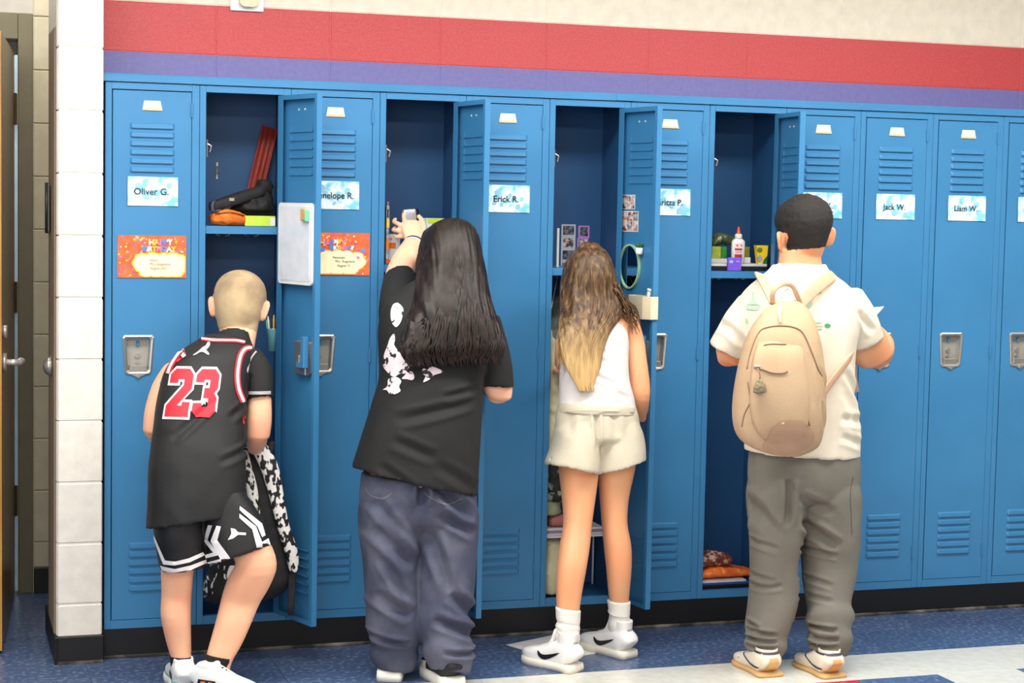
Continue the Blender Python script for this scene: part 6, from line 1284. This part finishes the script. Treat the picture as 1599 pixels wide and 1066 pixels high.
for p_ in ([(2.006,1.283),(2.012,1.283),(2.016,1.254),(2.036,1.24),(1.987,1.24),(2.004,1.254)], [(1.978,1.237),(2.04,1.237),(2.028,1.222),(1.989,1.224)], [(1.984,1.195),(1.994,1.192),(1.996,1.179),(1.987,1.181)],
           [(2.238,1.183),(2.265,1.183),(2.265,1.179),(2.238,1.179)], [(2.246,1.173),(2.27,1.173),(2.27,1.169),(2.246,1.169)], [(2.251,1.163),(2.269,1.163),(2.269,1.159),(2.251,1.159)], [(2.205,1.255),(2.227,1.264),(2.226,1.239),(2.212,1.228),(2.204,1.233)],
           [(2.111,1.263),(2.112,1.283),(2.126,1.299),(2.146,1.302),(2.166,1.288),(2.173,1.263),(2.165,1.263),(2.158,1.281),(2.142,1.293),(2.128,1.29),(2.119,1.277),(2.119,1.263)]):
    patch('pale_print', p_, TT4, PGR, ts, 0.002, 0.012, V=(.51,-.07,-.73))
TRO = mat('grey_cotton_trousers', (120, 117, 107), 0.85, c2=(110, 107, 98), scale=6, bump=0.35, bscale=340)
fl = [(((2.165, .66, 2.165, .50)), .018, .016), (((2.04, .62, 2.14, .46)), .022, .010), (((2.02, .46, 2.14, .42)), .014, .007), (((2.04, .56, 2.08, .40)), .02, .007), (((2.22, .52, 2.36, .42)), .022, .014), (((2.20, .60, 2.34, .54)), .02, .006), (((2.22, .42, 2.36, .39)), .012, .007),
      ((2.02, .34, 2.14, .31), .012, .006), ((2.04, .28, 2.16, .30), .012, .007), ((2.22, .33, 2.34, .29), .012, .007), ((2.22, .26, 2.34, .24), .012, .006), ((2.02, .20, 2.08, .15), .012, .014), ((2.02, .145, 2.14, .135), .010, .012), ((2.03, .115, 2.14, .11), .009, .010), ((2.03, .088, 2.14, .092), .008, .009),
      ((2.21, .16, 2.34, .15), .010, .014), ((2.22, .125, 2.34, .12), .010, .012), ((2.23, .095, 2.33, .10), .009, .010), ((2.24, .07, 2.33, .072), .008, .008)]
tr4 = garment('trousers', [([((2.272,-0.62,0.744),(0.196,0,-0.01),0.118,2.3), ((2.276,-0.62,0.652),(0.2,0,-0.011),0.122,2.3), ((2.277,-0.62,0.597),(0.194,0,-0.012),0.115,2.3)], dict(cap=(0, .05))),
    ([((2.173,-0.62,0.665),(0.079,0,-0.008),0.1,2.3), ((2.171,-0.62,0.6),(0.092,0,-0.008),0.113,2.3), ((2.174,-0.625,0.522),(0.09,0,-0.01),0.106,2.3), ((2.172,-0.63,0.438),(0.083,0,-0.009),0.096,2.3), ((2.167,-0.63,0.362),(0.075,0,-0.007),0.09,2.3), ((2.166,-0.635,0.283),(0.079,0,-0.005),0.088,2.3), ((2.157,-0.645,0.203),(0.079,0,-0.006),0.085,2.3), ((2.138,-0.655,0.142),(0.072,0,-0.008),0.078,2.3), ((2.136,-0.66,0.112),(0.062,0,-0.007),0.068,2.3), ((2.129,-0.663,0.085),(0.068,0,-0.006),0.072,2.3), ((2.131,-0.665,0.055),(0.047,0,-0.005),0.058,2.3)], dict(h1=(0.015, 0.008))),
    ([((2.359,-0.62,0.66),(0.097,0,-0.008),0.1,2.3), ((2.367,-0.62,0.594),(0.112,0,-0.009),0.113,2.3), ((2.369,-0.625,0.516),(0.11,0,-0.011),0.106,2.3), ((2.374,-0.63,0.43),(0.103,0,-0.009),0.098,2.3), ((2.374,-0.635,0.355),(0.093,0,-0.007),0.092,2.3), ((2.367,-0.65,0.277),(0.081,0,-0.006),0.088,2.3), ((2.356,-0.675,0.21),(0.069,0,-0.006),0.076,2.3), ((2.35,-0.695,0.173),(0.081,0,-0.009),0.08,2.3), ((2.343,-0.71,0.138),(0.065,0,-0.005),0.07,2.3), ((2.34,-0.72,0.105),(0.073,0,-0.006),0.074,2.3), ((2.336,-0.73,0.056),(0.052,0,-0.006),0.06,2.3)], dict(h1=(0.015, 0.008)))], TRO, b2, 0.0055, smooth=6, rnd=0.006, rs=8, aniso=(1, 1, .7), seed=5, creases=[(*a, w, d*1.15) for a, w, d in fl])
TP = bvh_of(tr4)
piping([(2.397,0.661),(2.388,0.609),(2.394,0.535),(2.399,0.467)], 0.0025, mat('seam_dark', (90, 88, 80), 0.9), TP, tr4, 0.001, 'side_seam', (.51,-.14,-.74))
loft('side_tab', [((2.476,-0.6,0.622),(0.008,0,0),0.02,2.3), ((2.487,-0.6,0.593),(0.008,0,-0.003),0.02,2.3), ((2.494,-0.6,0.571),(0.008,0,-0.003),0.018,2.3)], mat('dark_tab', (60, 56, 54), 0.7), tr4, 12, 2)
S4M = dict(upper=mat('cream_suede', (232, 222, 200), 0.6), sole=mat('gum_rubber', (214, 170, 112), 0.5), lace=WHITE, tongue=mat('ivory_tongue', (236, 230, 214), 0.6))
NVY = mat('navy_suede', (58, 58, 82), 0.6); GUM = mat('gum_heel', (222, 176, 112), 0.5)
for hl, to in (((2.108, -0.750), (2.100, -0.53)), ((2.308, -0.815), (2.296, -0.595))):
    u_, sp_, bp_ = shoe(b2, hl, to, 0.047, S4M, 0, sole_h=0.013, hi=0.020, label='cream sneaker with navy trim and gum heel')
    for s in (-1, 1):
        sp_('side_stripe', closed([(0.08, .034), (0.3, .036), (0.55, .055), (0.66, .060), (0.5, .046), (0.3, .029), (0.08, .027)], 2), NVY, s); sp_('collar_trim', [(0.04, .076), (0.30, .076), (0.30, .083), (0.04, .083)], NVY, s)
    bp_('heel_patch', [(-0.024, .010), (0.024, .010), (0.015, .066), (-0.015, .066)], GUM, 0.002); bp_('collar_trim', [(-0.03, .076), (0.03, .076), (0.03, .083), (-0.03, .083)], NVY, 0.002)
# paper in his hands
q = [(2.598,-0.36,1.182), (2.711,-0.34,1.213), (2.681,-0.34,1.185), (2.646,-0.36,1.136)]
def sheet(name, Q, m, label, cat, t=0.0008):
    bm = bmesh.new(); Q = [Vector(p) for p in Q]; n_ = (Q[1]-Q[0]).cross(Q[2]-Q[0]).normalized()*t
    a = [bm.verts.new(p) for p in Q]; b = [bm.verts.new(p+n_) for p in Q]; bm.faces.new(a); bm.faces.new(b[::-1])
    for k in range(len(Q)): bm.faces.new((a[k], b[k], b[(k+1) % len(Q)], a[(k+1) % len(Q)]))
    bmesh.ops.recalc_face_normals(bm, faces=bm.faces[:]); return tag(from_bm(name, bm, m), label, cat)
sheet('paper_sheet', [(2.589,-0.34,1.162), (2.647,-0.325,1.205), (2.735,-0.31,1.211), (2.677,-0.33,1.162), (2.624,-0.35,1.117)], PAPER, 'folded white paper held in front of the backpack boy, its corner showing past his elbow', 'paper')
# backpack
BEI = mat('beige_canvas', (200, 170, 136), 0.75, c2=(188, 158, 124), scale=6, bump=0.3, bscale=260)
BEI2 = mat('beige_leather_trim', (184, 148, 120), 0.55); ZIP = mat('zip_brown', (150, 122, 94), 0.5); STRP = mat('pinkish_beige_strap', (222, 178, 146), 0.6)
bp = empty('backpack', (2.1, -0.83, 0.78), 'beige canvas backpack with leather loop and pompom worn by the boy in the cream T-shirt', 'backpack')
yb = -.84
pk4 = garment('pack_body', [[((2.095,-0.8,1.236),(0.051,0,0.004),0.028,2.3), ((2.088,-0.81,1.224),(0.076,0,0.004),0.042,2.3), ((2.078,-0.825,1.189),(0.103,0,0.003),0.062,2.3), ((2.069,-0.84,1.139),(0.124,0,0.002),0.078,2.3), ((2.066,-0.845,1.067),(0.141,0,-0.001),0.088,2.3), ((2.062,-0.85,0.984),(0.155,0,-0.002),0.092,2.3), ((2.06,-0.85,0.901),(0.158,0,-0.003),0.092,2.3), ((2.063,-0.845,0.836),(0.15,0,-0.005),0.088,2.3), ((2.071,-0.84,0.794),(0.127,0,-0.006),0.075,2.3), ((2.08,-0.835,0.77),(0.069,0,-0.005),0.05,2.3)]], BEI, bp, 0.0055, rnd=0.003, rs=8, seed=17,
    creases=[(*a, w, d) for a, w, d in (((1.96, 1.02, 2.0, .90), .012, .006), ((2.17, 1.05, 2.22, .95), .012, .006), ((1.96, .90, 2.02, .80), .014, .006), ((2.12, 1.10, 2.14, .92), .014, .004), ((2.18, .94, 2.20, .84), .012, .006))])
TK = bvh_of(pk4)
pkt = loft('front_pocket', [((2.027,-0.908,1.127),(0.077,0,0),0.012,3), ((2.016,-0.925,1.079),(0.089,0,0),0.022,3), ((2.016,-0.932,0.998),(0.099,0,-0.002),0.026,3), ((2.021,-0.932,0.913),(0.101,0,-0.004),0.026,3), ((2.031,-0.925,0.845),(0.088,0,-0.006),0.022,3), ((2.044,-0.91,0.81),(0.057,0,-0.004),0.012,3)], BEI, bp, 30, 4, (0.006, 0.006))
patch('base_panel', closed([(1.968,0.791),(1.982,0.826),(2,0.86),(2.034,0.877),(2.079,0.879),(2.11,0.872),(2.142,0.843),(2.143,0.808),(2.113,0.788),(2.052,0.781)], 2), bvh_of(pk4, pkt), BEI2, bp, 0.003, 0.012, V=(.51,-.1,-.93))
def seam(pts, r, m, nm, tr=TK, off=0.002):
    out = []
    for x, z in smooth2(pts, 4):
        d_ = Vector((.51, 1, -.08)).normalized(); h = tr.ray_cast(Vector((x, -.93, z))-d_, d_)
        if h[0] is None: h = tr.find_nearest(Vector((x, -.93, z)))
        out.append(h[0]+Vector((0, -off, 0)))
    return tube(nm, out, r, m, bp, 6)
TF = bvh_of(pkt)
seam([(1.901,1.047),(1.912,1.101),(1.938,1.163),(1.968,1.18),(2.013,1.185),(2.059,1.181),(2.094,1.163),(2.122,1.114),(2.151,1.051),(2.167,1.022)], 0.0022, ZIP, 'main_zip')
seam([(1.959,1.123),(1.985,1.127),(2.037,1.125)], 0.0018, ZIP, 'pocket_seam', TF)
seam([(1.927,1.053),(1.958,1.046),(1.988,1.036),(2.026,1.034),(2.045,1.04)], 0.0030, ZIP, 'pocket_zip', TF)
seam([(1.918,0.941),(1.897,0.903),(1.889,0.862)], 0.0018, ZIP, 'side_seam'); seam([(2.065,1.081),(2.085,1.032),(2.091,0.976),(2.108,0.921),(2.13,0.864)], 0.0020, ZIP, 'side_seam'); seam([(1.905,1.006),(1.922,0.937),(1.95,0.882),(1.97,0.854)], 0.0018, ZIP, 'side_seam')
tube('zip_pull', [(2.045,-0.868,1.243), (2.033,-0.885,1.219), (2.029,-0.905,1.192)], 0.004, mat('cream_pull', (236, 222, 200), 0.5), bp, 8)
box('metal_slider', Vector((1.924,-0.965,1.056))+Vector((-0.010, 0, -0.004)), Vector((1.924,-0.965,1.056))+Vector((0.010, 0.006, 0.005)), STEEL, bp, 0.002)
tube('charm_cord', [(1.923,-0.968,1.053), (1.932,-0.968,1.03), (1.931,-0.968,1.006)], 0.002, ZIP, bp, 6)
bm = bmesh.new(); add_loft(bm, [((1.933,-0.967,1.014),(0.007,0,0),0.008,2.3), ((1.932,-0.968,0.996),(0.019,0,0),0.011,2.3), ((1.933,-0.968,0.978),(0.023,0,0.001),0.009,2.3)], 20, 3, (0.003, 0.003)); me = remeshed(bm, 0.003, 1); sculpt(me, rnd=0.004, rscale=80)
link_mesh('pompom', me, mat('grey_olive_fluff', (140, 130, 100), 0.95, bump=0.6), bp)
lb_ = patch('brand_label', closed([(2.062,0.843),(2.096,0.846),(2.101,0.833),(2.093,0.823),(2.064,0.825)], 1), TK, mat('pale_label', (206, 180, 152), 0.5), bp, 0.0045, 0.01, V=(.51,-.1,-.93))
patch('label_lettering', [(2.067,0.836),(2.093,0.837),(2.093,0.832),(2.067,0.831)], TK, mat('cream_lettering', (236, 222, 204), 0.5), bp, 0.006, 0.01, V=(.51,-.1,-.93))
for pts, w in (([(2.058,-0.8,1.243), (2.053,-0.775,1.271), (2.051,-0.745,1.298), (2.055,-0.7,1.326), (2.077,-0.64,1.336), (2.116,-0.56,1.324)], .019), ([(2.141,-0.8,1.243), (2.181,-0.775,1.267), (2.235,-0.745,1.299), (2.297,-0.7,1.325), (2.358,-0.63,1.333), (2.4,-0.56,1.318)], .021)):
    loft('shoulder_strap', [(p, (w*0.78, 0, -w*0.75) if w > .02 else (w, 0, -w*.3), .005, 3.5) for p in pts], STRP, bp, 16, 4)
loft('lower_strap', [((2.237,-0.8,0.944), (.004, 0, .024), .004, 3), ((2.294,-0.765,0.99), (.004, 0, .022), .004, 3), ((2.375,-0.72,1.054), (.004, 0, .018), .004, 3), ((2.429,-0.66,1.07), (.004, 0, .018), .004, 3)], STRP, bp, 16, 4)
loft('strap_tail', [((2.478,-0.55,1.067),(0.009,0,0.003),0.004,2.3), ((2.497,-0.54,0.988),(0.01,0,0.003),0.004,2.3), ((2.506,-0.54,0.926),(0.012,0,0),0.004,2.3)], STRP, bp, 12, 3)
HL = [(2.046,-0.81,1.247), (2.036,-0.825,1.277), (2.046,-0.83,1.3), (2.075,-0.83,1.313), (2.105,-0.83,1.305), (2.123,-0.825,1.278), (2.145,-0.81,1.248)]
loft('top_handle', [(p, (.003, 0.004, 0.0), .008, 3) for p in spline(HL, 2)], STRP, bp, 12, 2)
